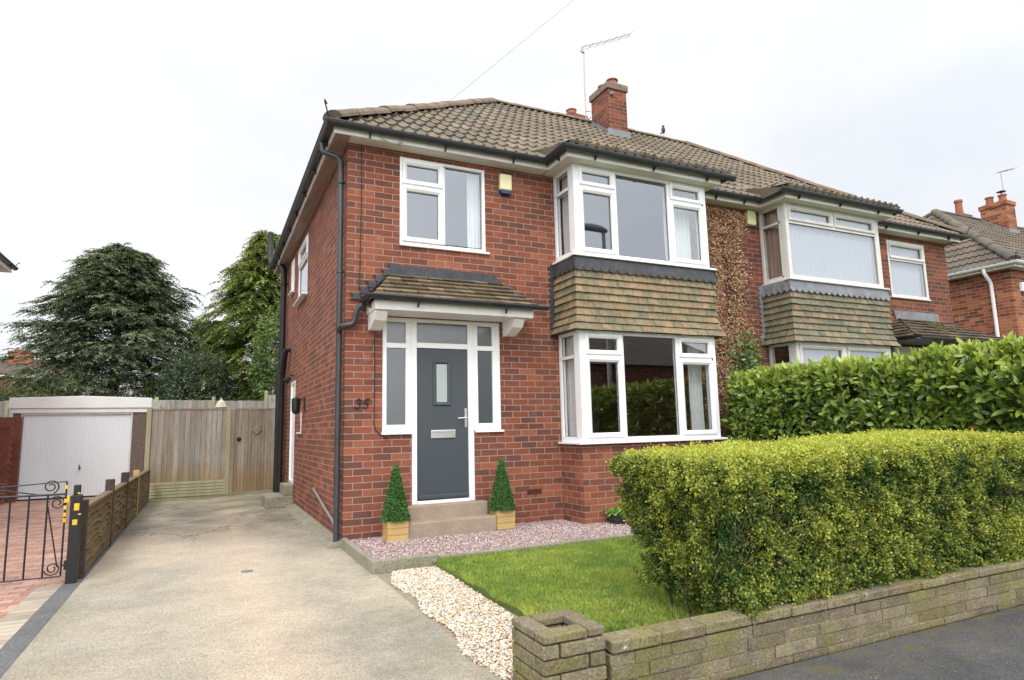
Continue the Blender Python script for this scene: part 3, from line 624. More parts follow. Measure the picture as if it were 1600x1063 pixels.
def tiles_plain(mb,A0,A1,B1,B0,rows,w,pal,seed,th=.014):
    """plain tiles over a trapezoid; A0-A1 lower edge, B0-B1 upper edge"""
    A0,A1,B0,B1=map(Vector,(A0,A1,B0,B1)); r=random.Random(seed); N=(A1-A0).cross(B0-A0).normalized()
    if N.z<0: N=-N
    for k in range(rows):
        t0=k/rows;t1=min(1,(k+1.12)/rows); L0=A0.lerp(B0,t0);R0=A1.lerp(B1,t0);L1=A0.lerp(B0,t1);R1=A1.lerp(B1,t1); L=(R0-L0).length; n=int(L/w)+2; off=.5 if k%2 else 0; d=(R0-L0).normalized()
        la=(L1-L0).dot(d); ra=(R1-L0).dot(d); upv=(L1-L0)-d*la
        for i in range(-1,n):
            a=max(0,(i+off)*w);b_=min(L,(i+off+1)*w)
            if b_-a<.01: continue
            ca=max(a,la) if a<=0 else a; cb=min(b_,ra) if b_>=L else b_
            if a>0: ca=max(a,la)
            if b_<L: cb=min(b_,ra)
            if cb<ca: cb=ca=(ca+cb)/2
            c=r.choice(pal); j=r.uniform(.6,1.2); c=tuple(x*j for x in c); h=r.uniform(0,.006); s=r.uniform(-.006,.006)*d.length
            p=[L0+d*(a+.005)+N*(th+.012+h)-upv.normalized()*s,L0+d*(b_-.005)+N*(th+.012+h)-upv.normalized()*s,L0+d*cb+upv+N*.006,L0+d*ca+upv+N*.006,L0+d*(a+.002)+N*.002,L0+d*(b_-.002)+N*.002]
            mb.add(p,[(0,1,2,3),(4,5,1,0)],c)
def canopy(root,x0,x1,xt0,xt1,yf,zf,zt,pal,fm,gm,lead,fancy=True):
    b=MB(); b.box(x0,x1,yf,-.0,2.63,2.645); b.box(x0,x1,yf-.0,yf+.02,2.645,2.735); b.box(x0,x0+.02,yf+.02,0,2.645,2.735); b.box(x1-.02,x1,yf+.02,0,2.645,2.735); c=b.build('porch_canopy',fm,root)
    e=.05; A0=(x0-e,yf-e,zf);A1=(x1+e,yf-e,zf);B0=(xt0,-.01,zt);B1=(xt1,-.01,zt)
    t=MB(); tiles_plain(t,A0,A1,B1,B0,6,.2,pal,4,.02); tiles_plain(t,(x0-e,0,zf),A0,B0,(xt0,0,zt),7,.16,pal,5); tiles_plain(t,A1,(x1+e,0,zf),(xt1,0,zt),B1,7,.16,pal,6); t.build('canopy_tiles',m_plain,c,recalc=False)
    u=MB(); u.add([A0,A1,B1,B0,(x0-e,0,zf),(x1+e,0,zf)],[(0,1,2,3),(4,0,3),(1,5,2)]); u.build('canopy_underlay',m_lead,c,recalc=False)
    return c
can=canopy(A,.24,2.24,.53,2.0,-.42,2.765,3.145,PAL_C,m_fascia,m_black,m_lead)
gutter([(.20,-.02,2.775),(.17,-.5,2.775),(2.40,-.5,2.762)],can,m_black,.8,.046)
for x in (.255,2.0):
    b=MB(); b.prism([(-.0,2.63),(-.36,2.63),(-.36,2.60),(-.30,2.52),(-.2,2.48),(-.1,2.44),(0,2.44)],'x',x,x+.15); b.build('canopy_bracket',m_fascia,can,bevel=.008)
def lead_poly(pts,y0,y1,parent,m,name='lead_flashing'):
    b=MB(); b.prism(pts,'y',y0,y1); return b.build(name,m,parent,bevel=0)
pts=[(.53,3.13),(.50,3.262),(1.84,3.252),(1.90,3.24),(1.86,3.235),(1.99,3.17),(2.02,3.12),(2.0,3.09)]
lead_poly(pts,-.028,-.004,can,m_lead)
k=MB()
for i in range(6):   # stepped flashing down the left of the canopy
    xa=.50-.09*i; z=3.275-.0788*i
    k.prism([(xa+.11,z),(xa-.005,z),(xa+.03,z-.04),(xa-.01,z-.0788),(xa+.11,z-.0788)],'y',-.03,-.005)
    if i<5: k.prism([(xa+.04,z-.0788),(xa+.02,z-.12),(xa+.13,z-.12),(xa+.13,z-.05)],'y',-.024,-.0055)
k.build('stepped_flashing',m_lead,can)
k=MB()
for i in range(5):
    xa=2.02+.075*i; z=3.10-.07*i; k.prism([(xa-.06,z),(xa+.045,z),(xa+.02,z-.07),(xa-.03,z-.09)],'y',-.02,-.005)
k.build('stepped_flashing',m_lead,can)
# downpipes
pipe(A,[(-.26,.26,4.80),(-.26,.25,4.70),(-.24,.23,4.66),(-.09,.13,4.58),(-.06,.11,4.52),(-.06,.09,3),(-.06,.08,2.5),(-.06,.075,.02)],.034,m_pipe,clamps=[(4.26,(-.06,.10)),(.77,(-.06,.08)),(2.5,(-.06,.085)),(3.15,(-.06,.09))])
pipe(A,[(.17,-.10,2.73),(.12,-.09,2.68),(.095,-.08,2.60),(.09,-.07,2.53),(.06,-.06,2.495),(.0,-.055,2.485),(-.045,-.03,2.475),(-.06,.05,2.46),(-.06,.08,2.40)],.034,m_black)
pipe(A,[(-.30,7.0,5.62),(-.30,7.0,5.05),(-.27,6.85,4.92),(-.12,6.25,4.72),(-.09,6.13,4.6),(-.09,6.1,4.4),(-.09,6.1,2),(-.09,6.05,.15)],.062,m_oldpipe,'soil_pipe',clamps=[(4.3,(-.09,6.1)),(1.5,(-.09,6.1))])
pipe(A,[(.02,5.35,2.86),(-.06,5.4,2.86),(-.09,5.5,2.8),(-.10,5.75,2.5),(-.10,5.85,2.2),(-.10,5.88,.1)],.055,m_oldpipe,'soil_pipe')
pipe(A,[(-.05,7.0,2.75),(-.07,7.0,2.5),(-.07,7.0,.05)],.038,m_oldpipe,'downpipe',clamps=[(2.45,(-.07,7.0)),(1.3,(-.07,7.0))])
pipe(A,[(.0,2.05,.50),(-.03,2.0,.49),(-.035,.9,.31),(-.035,.42,.235),(-.05,.2,.20)],.02,m_rust,'waste_pipe')
# house side windows and door
window(A,(0,0,0),(0,-1,0),(-1,0,0),-4.45,-3.29,3.55,4.58,[(-4.40,-3.34,3.60,4.20,0),(-4.41,-3.33,4.24,4.54,1)],[(-4.41,-3.33,4.20,4.24)],m=m_white,sillproj=.09)
window(A,(0,0,0),(0,-1,0),(-1,0,0),-5.45,-5.09,3.95,4.62,[(-5.41,-5.13,3.99,4.58,1)],[],m=m_white,sillproj=.07)
b=MB(); obox(b,(0,0,0),(0,-1,0),(-1,0,0),-5.12,-4.54,.38,2.2,-.08,-.01); sd=b.build('side_door',m_white,A,bevel=.004); b=MB(); ring(b,(0,0,0),(0,-1,0),(-1,0,0),-5.12,-4.54,.38,2.2,[(0,-.01),(0,.012),(.05,.012),(.055,-.01)]); b.build('door_frame',m_white,sd)
b=MB(); b.box(-.46,-.0,4.42,5.22,.0,.19); b.box(-.16,-.0,4.50,5.16,.192,.37); b.build('side_step',m_kerb,A,bevel=.012)
b=MB(); b.tube([(0,4.62,2.28),(-.08,4.62,2.30),(-.13,4.62,2.26)],.012,6); b.lathe(-.13,4.62,[(.01,2.27),(.06,2.25),(.065,2.2),(.02,2.15)],10); b.build('wall_lamp',m_iron,A)
b=MB(); b.box(-.02,0,3.2,3.3,1.62,1.82); b.tube([(0,3.25,1.78),(-.14,3.25,1.80)],.01,6)
b.lathe(-.14,3.25,[(.01,1.84),(.07,1.80),(.065,1.62),(.05,1.58),(.01,1.56)],8); b.build('lantern',m_iron,A)
b=MB(); obox(b,(0,0,0),(0,-1,0),(-1,0,0),-4.02,-3.62,1.25,1.28,0,.03); obox(b,(0,0,0),(0,-1,0),(-1,0,0),-3.66,-3.62,1.28,1.6,0,.015); b.build('sill_trim',m_white,A)
# number 35, alarm, air bricks, cable
b=MB()
def stroke(cx,cz,pts,s=.05): b.tube([(cx+x*s+z*s*.18,-.014,cz+z*s) for x,z in pts],.008,6)
th=[(-.55,.55),(-.3,.95),(.15,1.),(.5,.75),(.4,.3),(0,.08),(.4,-.1),(.5,-.55),(.2,-.95),(-.3,-1.),(-.65,-.7)]
fv=[(.7,1.),(-.3,.95),(-.45,.2),(0,.25),(.4,.0),(.45,-.5),(.15,-.95),(-.3,-1.),(-.6,-.75)]
stroke(.15,1.585,th); stroke(.24,1.585,fv); b.build('house_number',m_iron,A)
b=MB(); b.box(1.985,2.16,-.075,-.0,4.41,4.635); al=b.build('alarm_box',m_cream,A,bevel=.02); b=MB(); b.prism([(1.99,4.41),(2.155,4.41),(2.14,4.36),(2.005,4.36)],'y',-.07,-.003); b.build('alarm_lens',m_blue,al,bevel=.008)
b=MB(); b.tube([(.16,-.008,4.73),(.165,-.008,4.0),(.155,-.008,3.2),(.15,-.02,2.95)],.005,6); b.tube([(.33,-.01,2.45),(.34,-.01,2.0),(.335,-.01,1.35),(.36,-.012,1.27),(.45,-.02,1.20),(.5,-.02,1.17)],.005,6); b.build('wall_cable',m_iron,A)
m_holes=mat('air_brick_clay',(.16,.045,.03),None,5,.9)
for (x,y,z) in ((2.30,0,.42),(3.45,-.53,.42)):
    b=MB(); b.box(x,x+.215,y-.003,y+.01,z,z+.068)
    a=b.build('air_brick',m_holes,A)
    h=MB()
    for i in range(9):
        for j in range(3): h.box(x+.014+i*.0215,x+.026+i*.0215,y-.006,y-.0025,z+.010+j*.019,z+.022+j*.019)
    h.build('vent_hole',m_iron,a)
# chimneys
ch=chimney(roofA,m_brickB,P_,2.62,3.24,6.6,8.22,potc=1,ph=.6)
b=MB(); b.tube([(5.66,3.4,7.55),(5.655,3.4,8.6),(5.66,3.38,9.35)],.012,6); b.tube([(5.62,3.40,9.42),(6.3,3.4,9.75),(6.93,3.4,10.08)],.009,6); b.tube([(5.62,3.4,9.36),(6.93,3.4,10.02)],.004,5)
for i in range(7):
    t=i/6; x=5.64+1.28*t; z=9.40+.66*t; b.tube([(x,3.25,z),(x,3.55,z)],.004,5)
b.tube([(5.62,3.4,9.4),(5.6,3.38,9.3),(5.66,3.38,9.28)],.02,6); b.tube([(5.66,3.4,7.72),(5.72,3.3,7.78)],.01,5); b.tube([(5.66,3.4,7.95),(5.72,3.3,7.9)],.01,5); b.build('aerial',m_rust,ch)
b=MB(); b.lathe(5.775,2.60,[(.02,7.93),(.045,7.95),(.045,7.99),(.02,8.01)],8); b.build('junction_box',m_leadg,ch)
c2=MB(); c2.box(5.80,6.30,4.3,4.9,6.3,8.40); c2o=c2.build('chimney',m_brickA,roofA); c2=MB(); c2.lathe(5.98,4.5,[(.13,8.40),(.16,8.44),(.12,8.47),(.11,8.54),(.13,8.56),(.10,8.58)],14); c2.build('chimney_pot',m_pot,c2o)
# ---- house B (mirrored pair)
B,roofB,wallB=house('brick_house','attached red brick semi with ageing white windows and mossy tile-hung bay behind the laurel hedge',(2*P_,0,0),True,m_brickB,
  dict(front_ops=[(.69,1.82,3.54,4.63),(.433,1.965,.40,2.62)],bay_layout='B',pal=PAL_B,seed=21,winm=m_oldwhite,leadm=m_leadg,leads=m_leadg,soffm=m_soffit,fasciam=m_fascia))
canB=canopy(B,-.55,2.3,.53,1.75,-.62,2.68,3.12,[(.2,.16,.11),(.16,.125,.09),(.24,.19,.13)],m_lead,m_black,m_leadg)
gutter([(-.60,-.02,2.665),(-.6,-.70,2.665),(2.3,-.70,2.66)],canB,m_black,.8,.046)
b=MB(); b.prism([(.50,3.10),(.52,3.27),(1.86,3.27),(1.80,3.10)],'y',-.028,-.004); b.build('lead_flashing',m_leadg,canB)
b=MB()
for i in range(60):
    x=random.gauss(1.05,.16); t=random.uniform(.25,.75); b.lathe(x,-.62*(1-t),[(random.uniform(.015,.05),2.70+.44*t),(.01,2.75+.44*t)],6)
b.build('moss',m_moss,canB)
b=MB(); b.box(.5,1.9,.01,.06,.4,2.6); b.build('porch_door',m_oldwhite,B)
b=MB(); b.box(2*P_-6.62,2*P_-6.44,-.075,0,4.47,4.715); b.build('alarm_box',m_cream,B,bevel=.02)
# ---- houses C, D further along the road
C,roofC,wallC=house('brick_house','orange-brick house with white gutters and downpipe at the right edge',(15.6,.7,0),False,m_brickC,
  dict(front_ops=[(.8,2.0,3.54,4.5)],bay_layout='B',pal=PAL_B,seed=41,gutm=m_white,roofm=m_roofc,ridgem=m_ridgeg,soffm=m_oldwhite))
pipe(C,[(-.26,.42,4.80),(-.26,.42,4.70),(-.09,.40,4.5),(-.06,.40,4.4),(-.06,.40,.02)],.04,m_white,clamps=[(2.9,(-.06,.4))])
b=MB(); b.box(.3,.48,-.08,0,4.2,4.42); ab=b.build('alarm_box',m_white,C,bevel=.015)
chC=chimney(roofC,m_brickC,P_-.02,2.55,3.3,6.6,8.1,w=.5)
b=MB(); b.lathe(P_-.02,2.75,[(.02,8.36),(.02,8.46),(.14,8.47),(.02,8.52)],12); b.build('pot_cowl',m_iron,chC)
b=MB(); b.tube([(6.3,2.8,7.75),(6.15,2.8,8.7),(6.12,2.8,9.2)],.012,6); b.tube([(6.0,2.8,9.18),(6.9,2.8,9.42)],.01,6); b.tube([(6.17,2.8,7.8),(6.42,2.8,7.74)],.008,5)
for i in range(6): b.tube([(6.1+i*.14,2.62,9.2+i*.04),(6.1+i*.14,2.98,9.2+i*.04)],.005,5)
b.build('aerial',m_rust,chC)
b=MB(); b.box(6.6,7.15,4.3,4.8,6.6,8.35); cc=b.build('chimney',m_brickC,roofC); b=MB(); b.lathe(6.75,4.5,[(.13,8.35),(.12,8.5),(.11,8.8),(.14,8.82),(.13,8.9)],14); b.build('chimney_pot',m_pot,cc)
Dh,_,_=house('brick_house','half of the orange-brick pair lying beyond the chimney stack at the right edge',(15.6+2*P_,.7,0),True,m_brickC,
  dict(front_ops=[(.8,2.0,3.54,4.5)],bay_layout='B',pal=PAL_B,seed=43,gutm=m_white,roofm=m_roofc,ridgem=m_ridgeg))
FX=1
# ---- left neighbour whose eaves corner pokes into the frame
N1=thing('neighbour_house','house on the left showing only its black gutter corner and white soffit','house',(-11,0,0))
b=MB(); b.box(0,5.55,1,8.7,0,H); b.build('wall',m_brickB,N1)
b=MB(); b.add([(-.2,.8,EZ),(5.75,.8,EZ),(5.75,8.9,EZ),(-.2,8.9,EZ),(2.8,3.6,7),(2.8,6.1,7)],[(0,1,4),(1,2,5,4),(2,3,5),(3,0,4,5)]); b.build('roof',m_roofc,N1)
b=MB(); b.box(5.551,5.74,.8,8.88,H,H+.012); b.box(5.741,5.76,.8,8.9,H-.0,H+.12); b.build('soffit',m_oldwhite,N1)
gutter([(5.80,8.98,H+.13),(5.80,.8,H+.13)],N1,m_black)   # side gutter
b=MB(); b.tube([(5.80,8.95,H+.15),(5.82,9.0,H+.22),(5.86,9.0,H+.26),(5.86,8.97,H+.23)],.008,6); b.build('hip_iron',m_iron,N1)
# ---- far house behind the garage
F1=thing('distant_house','distant brick house with grey roof and chimney behind the garage roof','house',(-13,35,0))
b=MB(); b.box(-4,4.2,0,7,0,4.7); b.build('wall',m_brickC,F1)
b=MB(); S=Vector((0,3.7,1.2)); tiles_wave(b,(-4.3,-.3,4.65),(1,0,0),S,8.8,3.9,gauge=.32,per=.3,amp=.03); b.add([(-4.3,3.4,5.85),(4.5,3.4,5.85),(4.5,7.3,4.65),(-4.3,7.3,4.65)],[(0,1,2,3)]); rf=b.build('roof',m_roofc,F1,recalc=False)
b=MB(); b.box(1.3,2.35,2.2,2.9,5.4,6.15); b.box(1.25,2.4,2.15,2.95,6.152,6.25); b.box(1.5,1.95,2.3,2.7,6.252,6.36); b.build('chimney',m_brickC,rf)
b=MB(); b.box(-4.2,4.4,-.36,-.25,4.55,4.68); b.build('gutter',m_oldwhite,F1)
for x in (2.2,-.6): window(F1,(0,0,0),(1,0,0),(0,-1,0),x,x+1.3,3.2,4.3,[(x+.06,x+1.24,3.26,4.24,0)],[])
# ---- opposite house (seen as a reflection)
Oh=thing('brick_house','dark-roofed brick house across the road reflected in the lower bay window','house',(20,-24,0))
b=MB(); b.box(-9,9,-7,0,-.1,4.8); b.build('wall',m_brickB,Oh)
b=MB(); b.add([(-9.3,.3,4.75),(9.3,.3,4.75),(9.3,-7.3,4.75),(-9.3,-7.3,4.75),(-6,-3.5,7.4),(6,-3.5,7.4)],[(0,1,5,4),(1,2,5),(2,3,4,5),(3,0,4)]); b.build('roof',m_roofc,Oh)
for x in (-7,-2.5,1.5,5.5):
    for z in (1.,3.3): window(Oh,(0,0,0),(-1,0,0),(0,1,0),-x-1.6,-x,z,z+1.1,[(-x-1.54,-x-.85,z+.06,z+1.04,0),(-x-.75,-x-.06,z+.06,z+1.04,0)],[(-x-.85,-x-.75,z+.05,z+1.05)])
# street lamp (reflected in the upper bay)
L=thing('street_lamp','grey street lamp on the footpath reflected in the upper bay window','street lamp',(7.0,-5.9,0))
b=MB(); b.tube([(0,0,0),(0,0,1.2)],.09,10); b.tube([(0,0,1.2),(0,0,5.85)],[.055,.045],10); b.build('post',m_lamp,L)
b=MB(); b.tube([(.1,0,5.9),(-.05,0,5.93),(-.35,0,5.95),(-.7,0,5.93),(-.8,0,5.92)],[.045,.085,.095,.08,.03],12); b.build('lamp_head',m_lamp,L,smooth=True)
# ---- curtains
curtain(1.60,1.86,.16,.16,3.56,4.65,m_curtw,'white curtain at the right of the upstairs window over the porch',5,.018)
curtain(2.95,2.95,-.40,-.05,3.55,4.68,m_curtw,'white curtain behind the side light of the upper bay',5,.018)
curtain(4.50,4.98,-.30,-.30,3.55,4.68,m_curtw,'pale curtain behind the right sash of the upper bay',6,.02)
curtain(2.94,2.94,-.42,-.02,1.1,2.47,m_curtw,'cream curtain filling the side light of the lower bay',5,.018)
curtain(4.78,5.02,-.32,-.30,1.1,2.45,m_curtw,'cream curtain behind the right sash of the lower bay',4,.022)
curtain(6.86,6.86,-.42,-.02,3.55,4.68,m_curtp,'brown striped curtain in the side light of the attached house bay',5,.02)
curtain(6.84,8.98,-.45,-.45,3.55,4.68,m_net,'grey net curtain across the attached house upper bay',22,.006)
curtain(10.02,11.2,.10,.10,3.56,4.6,m_net,'grey net curtain in the small upstairs window of the attached house',14,.005)
curtain(6.84,8.98,-.44,-.44,1.1,2.45,m_net,'net curtain in the lower bay of the attached house',24,.015)
# ---- phone line, bird
b=MB(); p0=Vector((.62,-.24,4.80)); p1=Vector((9.0,-14.0,14.5)); p1=Vector((-1.4165,-7.37,1.2712))+ (Vector((3.108,0,7.529))-Vector((-1.4165,-7.37,1.2712)))*.62
p1=p0+(p1-p0)*3.2; pm=[p0.lerp(p1,t)-Vector((0,0,.10*math.sin(math.pi*t))) for t in [i/16 for i in range(17)]]
b.tube(pm,.0014,6); b.tube([(.32,-.22,4.78),(.42,-.23,4.72),(.5,-.24,4.70),(.58,-.24,4.72),(.62,-.24,4.80)],.006,6); b.box(.56,.60,-.235,-.215,4.70,4.75); tag(b.build('phone_line',m_cable),'thin grey phone line running from the eaves up across the sky','cable')
b=MB(); b.lathe(0,0,[(.004,0),(.035,.02),(.045,.07),(.04,.12),(.022,.15)],10); b.lathe(0,0,[(.02,.148),(.028,.165),(.024,.19),(.006,.205)],10); b.tube([(-.02,0,.03),(-.09,0,-.03)],[.025,.01],8); b.tube([(.02,0,.18),(.05,0,.175)],[.008,.002],6); b.tube([(0,.012,0),(0,.012,-.05)],.003,5); b.tube([(0,-.012,0),(0,-.012,-.05)],.003,5)
bd=b.build('bird',m_bird,smooth=True); bd.location=(7.75,3.42,RZ+.16); tag(bd,'small dark bird perched on the roof ridge right of the chimney','bird')
# ------------------------------------------------------------------ garage
G=thing('garage','prefab garage with white ribbed up-and-over door and pebble-dash sides','garage',(-3.85,9.1,0))
def gx(x): return x+3.85
b=MB(); b.box(gx(-5.05),gx(-4.88),0,.12,-.05,1.86); b.box(gx(-2.92),gx(-2.64),0,.12,-.05,1.86); b.box(gx(-5.05),gx(-4.95),.121,4.8,-.05,1.86); b.box(gx(-2.75),gx(-2.64),.121,4.8,-.05,1.86); b.box(gx(-5.05),gx(-2.64),4.801,4.9,-.05,1.86); b.build('wall',m_dash,G)
b=MB(); b.add([(gx(-5.13),-.06,1.90),(gx(-2.54),-.06,1.90),(gx(-2.54),-.06,2.12),(gx(-3.85),-.06,2.165),(gx(-5.13),-.06,2.12),(gx(-5.13),5,1.90),(gx(-2.54),5,1.90),(gx(-2.54),5,2.12),(gx(-3.85),5,2.165),(gx(-5.13),5,2.12)],[(0,1,2,3,4),(9,8,7,6,5),(0,5,6,1),(1,6,7,2),(2,7,8,3),(3,8,9,4),(4,9,5,0)]); b.build('roof_fascia',m_gtrim,G,bevel=.01)
b=MB(); b.box(gx(-5.09),gx(-2.57),-.03,.05,1.80,1.899); b.build('lintel_trim',m_gtrim,G,bevel=.01)
b=MB(); b.box(gx(-4.88),gx(-2.92),-.005,.06,1.765,1.799); b.box(gx(-4.91),gx(-4.88),-.005,.06,0,1.8); b.box(gx(-2.925),gx(-2.90),-.01,.06,0,1.8); b.build('door_surround',m_oldwhite,G)
b=MB(); n=46; w=(4.875-2.93)/n; pts=[]
for i in range(n):
    x=gx(-4.875)+i*w; pts+=[(x,.03),(x+w*.72,.03),(x+w*.80,.042),(x+w*.92,.042)]
pts.append((gx(-2.93),.03))
vs=[(x,y,z) for z in (.03,1.762) for x,y in pts]; m_=len(pts); b.add(vs,[(i,i+1,m_+i+1,m_+i) for i in range(m_-1)]); gd=b.build('garage_door',m_garage,G,recalc=False)
b=MB(); b.box(gx(-4.875),gx(-2.93),.02,.05,.0,.028); b.build('door_seal',m_iron,gd)
b=MB(); b.tube([(gx(-3.83),.03,.62),(gx(-3.83),-.01,.62)],.022,10); b.tube([(gx(-3.83),-.02,.62),(gx(-3.83),-.02,.69)],.01,8); b.build('handle',m_iron,gd)
# ------------------------------------------------------------------ fences
def board_panel(x0,x1,z0,z1,bw,green=0,seed=1,base=(.9,.9,.9)):
    b=MB(); r=random.Random(seed); n=int((x1-x0)/bw); bw=(x1-x0)/n
    for i in range(n):
        c=r.uniform(.78,1.15); w=r.uniform(.93,1.06); cc=(base[0]*c*w,base[1]*c,base[2]*c/w); x=x0+i*bw; zt=z1+r.uniform(-.006,.006)
        b.prism([(x,.0),(x+bw*1.05,-.006),(x+bw*1.05,-.022),(x,-.006)],'z',z0,zt,cc)
    return b
def panelmat():
    t=NT('weathered_feather_edge_boards'); ob=t.coord('Object',(5,5,.5)); o2=t.coord('Object'); sp=t.n('ShaderNodeSeparateXYZ'); t.l(o2,sp.inputs[0]); Z=sp.outputs[2]
    c=t.mix((.46,.415,.35),(.32,.285,.24),t.ramp(t.noise(ob,3,5,.65),[(.35,0.),(.65,1.)]))
    lo=t.ramp(t.math('ADD',Z,t.math('MULTIPLY',t.noise(o2,1.5,4),.4)),[(.55,1.),(1.15,0.)]); c=t.mix(c,(.36,.25,.10),t.math('MULTIPLY',lo,.6))
    st=t.ramp(t.noise(t.coord('Object',(3,3,3)),1.3,4,.7),[(.6,0.),(.72,1.)]); c=t.mix(c,(.10,.085,.06),t.math('MULTIPLY',st,.5))
    c=t.mix(c,t.ramp(t.noise(ob,26,4,.7),[(.3,.72),(.7,1.1)]),1.,'MULTIPLY'); c=t.mix(c,t.col(),1.,'MULTIPLY')
    t.bsdf(c,.9,t.noise(ob,26,4,.7),.004,1,0,.2); return t.m
m_panel=panelmat()
F=thing('wooden_fence','weathered feather-edge fence panel with pale posts and mossy gravel board beside the garage','fence',(-1.7,7.65,0))
b=board_panel(-.72,.68,.33,1.80,.094,seed=3); b.build('fence_panel',m_panel,F)
b=MB(); b.box(-.73,.69,-.03,.01,1.801,1.825); b.build('capping_rail',m_wood,F)
b=MB()
for i in range(5): z=.01+i*.062; b.prism([(-.02,z),(-.032,z+.01),(-.028,z+.058),(-.02,z+.06)],'x',-.72,.68)
b.box(-.72,.68,-.019,.01,.0,.325); b.build('gravel_board',m_post,F)
for x in (-.775,.715):
    b=MB(); b.box(x-.045,x+.045,-.05,.04,0,1.83); b.prism([(x-.04,1.83),(x+.04,1.83),(x,1.86)],'y',-.05,.04); b.build('post',m_post,F,bevel=.008)
Gt=thing('wooden_gate','tall brown wooden garden gate with diamond plaque next to the house','gate',(-.46,7.65,0))
b=board_panel(-.40,.40,.05,1.79,.066,seed=8,base=(.84,.76,.70)); gp=b.build('boards',m_panel,Gt)
b=MB(); b.box(-.48,-.405,-.04,.05,0,1.80); b.box(-.40,.42,-.03,.02,1.795,1.82); b.build('gate_frame',m_wood,Gt)
b=MB(); b.lathe(0,0,[(.04,-.01),(.045,.01),(.02,.03)],12); o=b.build('ring_latch',m_iron,Gt); o.location=(-.31,-.03,1.165); o.rotation_euler=(R(90),0,0)
b=MB(); b.box(-.075,.075,-.045,-.025,-.075,.075); b.box(-.04,.04,-.05,-.046,-.04,.04); b.box(-.012,.012,-.045,-.03,.1,.125); o=b.build('diamond_plaque',m_wood,Gt,bevel=.004); o.location=(.04,0,1.35); o.rotation_euler=(0,R(45),0)
# rear fence
F2=thing('garden_fence','taller grey board fence at the back of the garden behind the gate','fence',(-1.2,12,0))
for i,(x0,x1,zt,px) in enumerate([(-1.42,-.08,2.21,-1.43),(-.04,1.27,2.19,-.06),(1.33,2.9,2.36,1.295)]):
    b=board_panel(x0,x1,0,zt,.1,seed=20+i,base=(.95,.95,.98)); b.build('fence_panel',m_panel,F2)
    b=MB(); h=[2.29,2.30,2.47][i]; b.box(px-.045,px+.045,-.05,.04,0,h); b.build('post',m_post,F2,bevel=.01)
b=board_panel(-5.2,-1.48,0,2.2,.1,seed=30); b.build('fence_panel',m_panel,F2)
Pp=thing('parasol','folded cream garden parasol showing just above the fence','parasol',(-1.08,11.2,0))
b=MB(); b.tube([(0,0,0),(0,0,2.1)],.02,8); b.build('pole',m_wood,Pp); b=MB(); b.lathe(0,0,[(.12,1.2),(.13,1.85),(.10,1.95),(.15,1.98),(.09,2.12),(.03,2.18),(.01,2.24)],10); b.build('canopy',m_pasol,Pp)
# low lap fence
LF=thing('lap_fence','low brown waney-lap fence between the two driveways','fence',(-2.42,0,0))
pys=[-.22,1.66,3.22,4.90,7.36]
for i in range(4):
    y0=pys[i]+.05;y1=pys[i+1]-.05; b=MB(); r=random.Random(i+3); zt=.62-.006*i; nb=9
    for k in range(nb):
        z0=.05+k*(zt-.08)/nb; z1=z0+(zt-.08)/nb*1.25; n=14; c=r.uniform(.75,1.2); cc=(c,c*r.uniform(.93,1.1),c*.95); vs=[]; ph=r.uniform(0,6); 
        for j in range(n+1):
            y=y0+(y1-y0)*j/n; dz=.014*math.sin(ph+j*.9)+.008*math.sin(j*2.1+ph*2)
            vs+=[(.026,y,z0+dz),(.002,y,z1),(.034,y,z0+dz),(.008,y,z1)]
        fs=[]
        for j in range(n): a=j*4; fs+=[(a+2,a+6,a+7,a+3),(a,a+4,a+6,a+2)]
        b.add(vs,fs,cc); b.add([(-x,y,z) for x,y,z in vs],fs,cc)
    b.build('lap_panel',m_woodh,LF,recalc=False)
    b=MB(); b.box(-.042,.042,y0,y1,zt-.01,zt+.02); b.box(-.038,.038,y0,y0+.04,.03,zt-.011); b.box(-.038,.038,y1-.04,y1,.03,zt-.011); b.box(-.036,.036,y0,y1,.02,.05); b.build('panel_frame',m_woodh,LF)
for i,y in enumerate(pys[:4]):
    b=MB(); b.box(-.045,.045,y-.045,y+.045,0,[.70,.77,.77,.72][i]); o=b.build('post',m_darkpost if i<3 else m_newwood,LF,bevel=.006)
    if i==3: o['label']='pale new timber post'
# gate post + wrought iron gate
GP=thing('gate_post','black square gate post marked with yellow paint','post',(-2.44,-.40,0))
b=MB(); b.box(-.042,.042,-.042,.042,0,.76); b.box(-.026,.026,-.026,.026,.76,.85); b.build('post_body',m_iron,GP,bevel=.006)
b=MB()
b.box(-.012,.030,-.0455,-.03,.625,.69); b.box(-.018,.022,-.0455,-.03,.50,.55); b.box(.005,.0285,-.029,-.01,.765,.785); b.box(.02,.0445,-.0452,-.02,.585,.60)
b.build('yellow_paint',m_yel,GP,bevel=.006)
WG=thing('wrought_iron_gate','black wrought iron scroll gate across the neighbouring paved drive','gate',(-2.52,-.42,0))
b=MB()
def bar(p,q,r=.008): b.tube([p,q],r,6)
for i in range(11): bar((-.133*i,0,.07),(-.133*i,0,.775 if i else .885))
bar((-1.4,0,.07),(0,0,.07),.007); bar((-1.4,0,.775),(0,0,.775),.010); bar((-.66,0,.85),(0,0,.885),.006); bar((-.60,0,.86),(-.2,0,.78),.006); bar((-.133,0,.7),(-.03,0,.15),.006)
def scroll(cx,cz,r0,a0,turns=1.6,s=1):
    pts=[]
    for i in range(34):
        t=i/33; a=a0+s*turns*2*math.pi*t; rr=r0*(1-.72*t); pts.append((cx+rr*math.cos(a),0,cz+rr*math.sin(a)))
    b.tube(pts,.006,6)
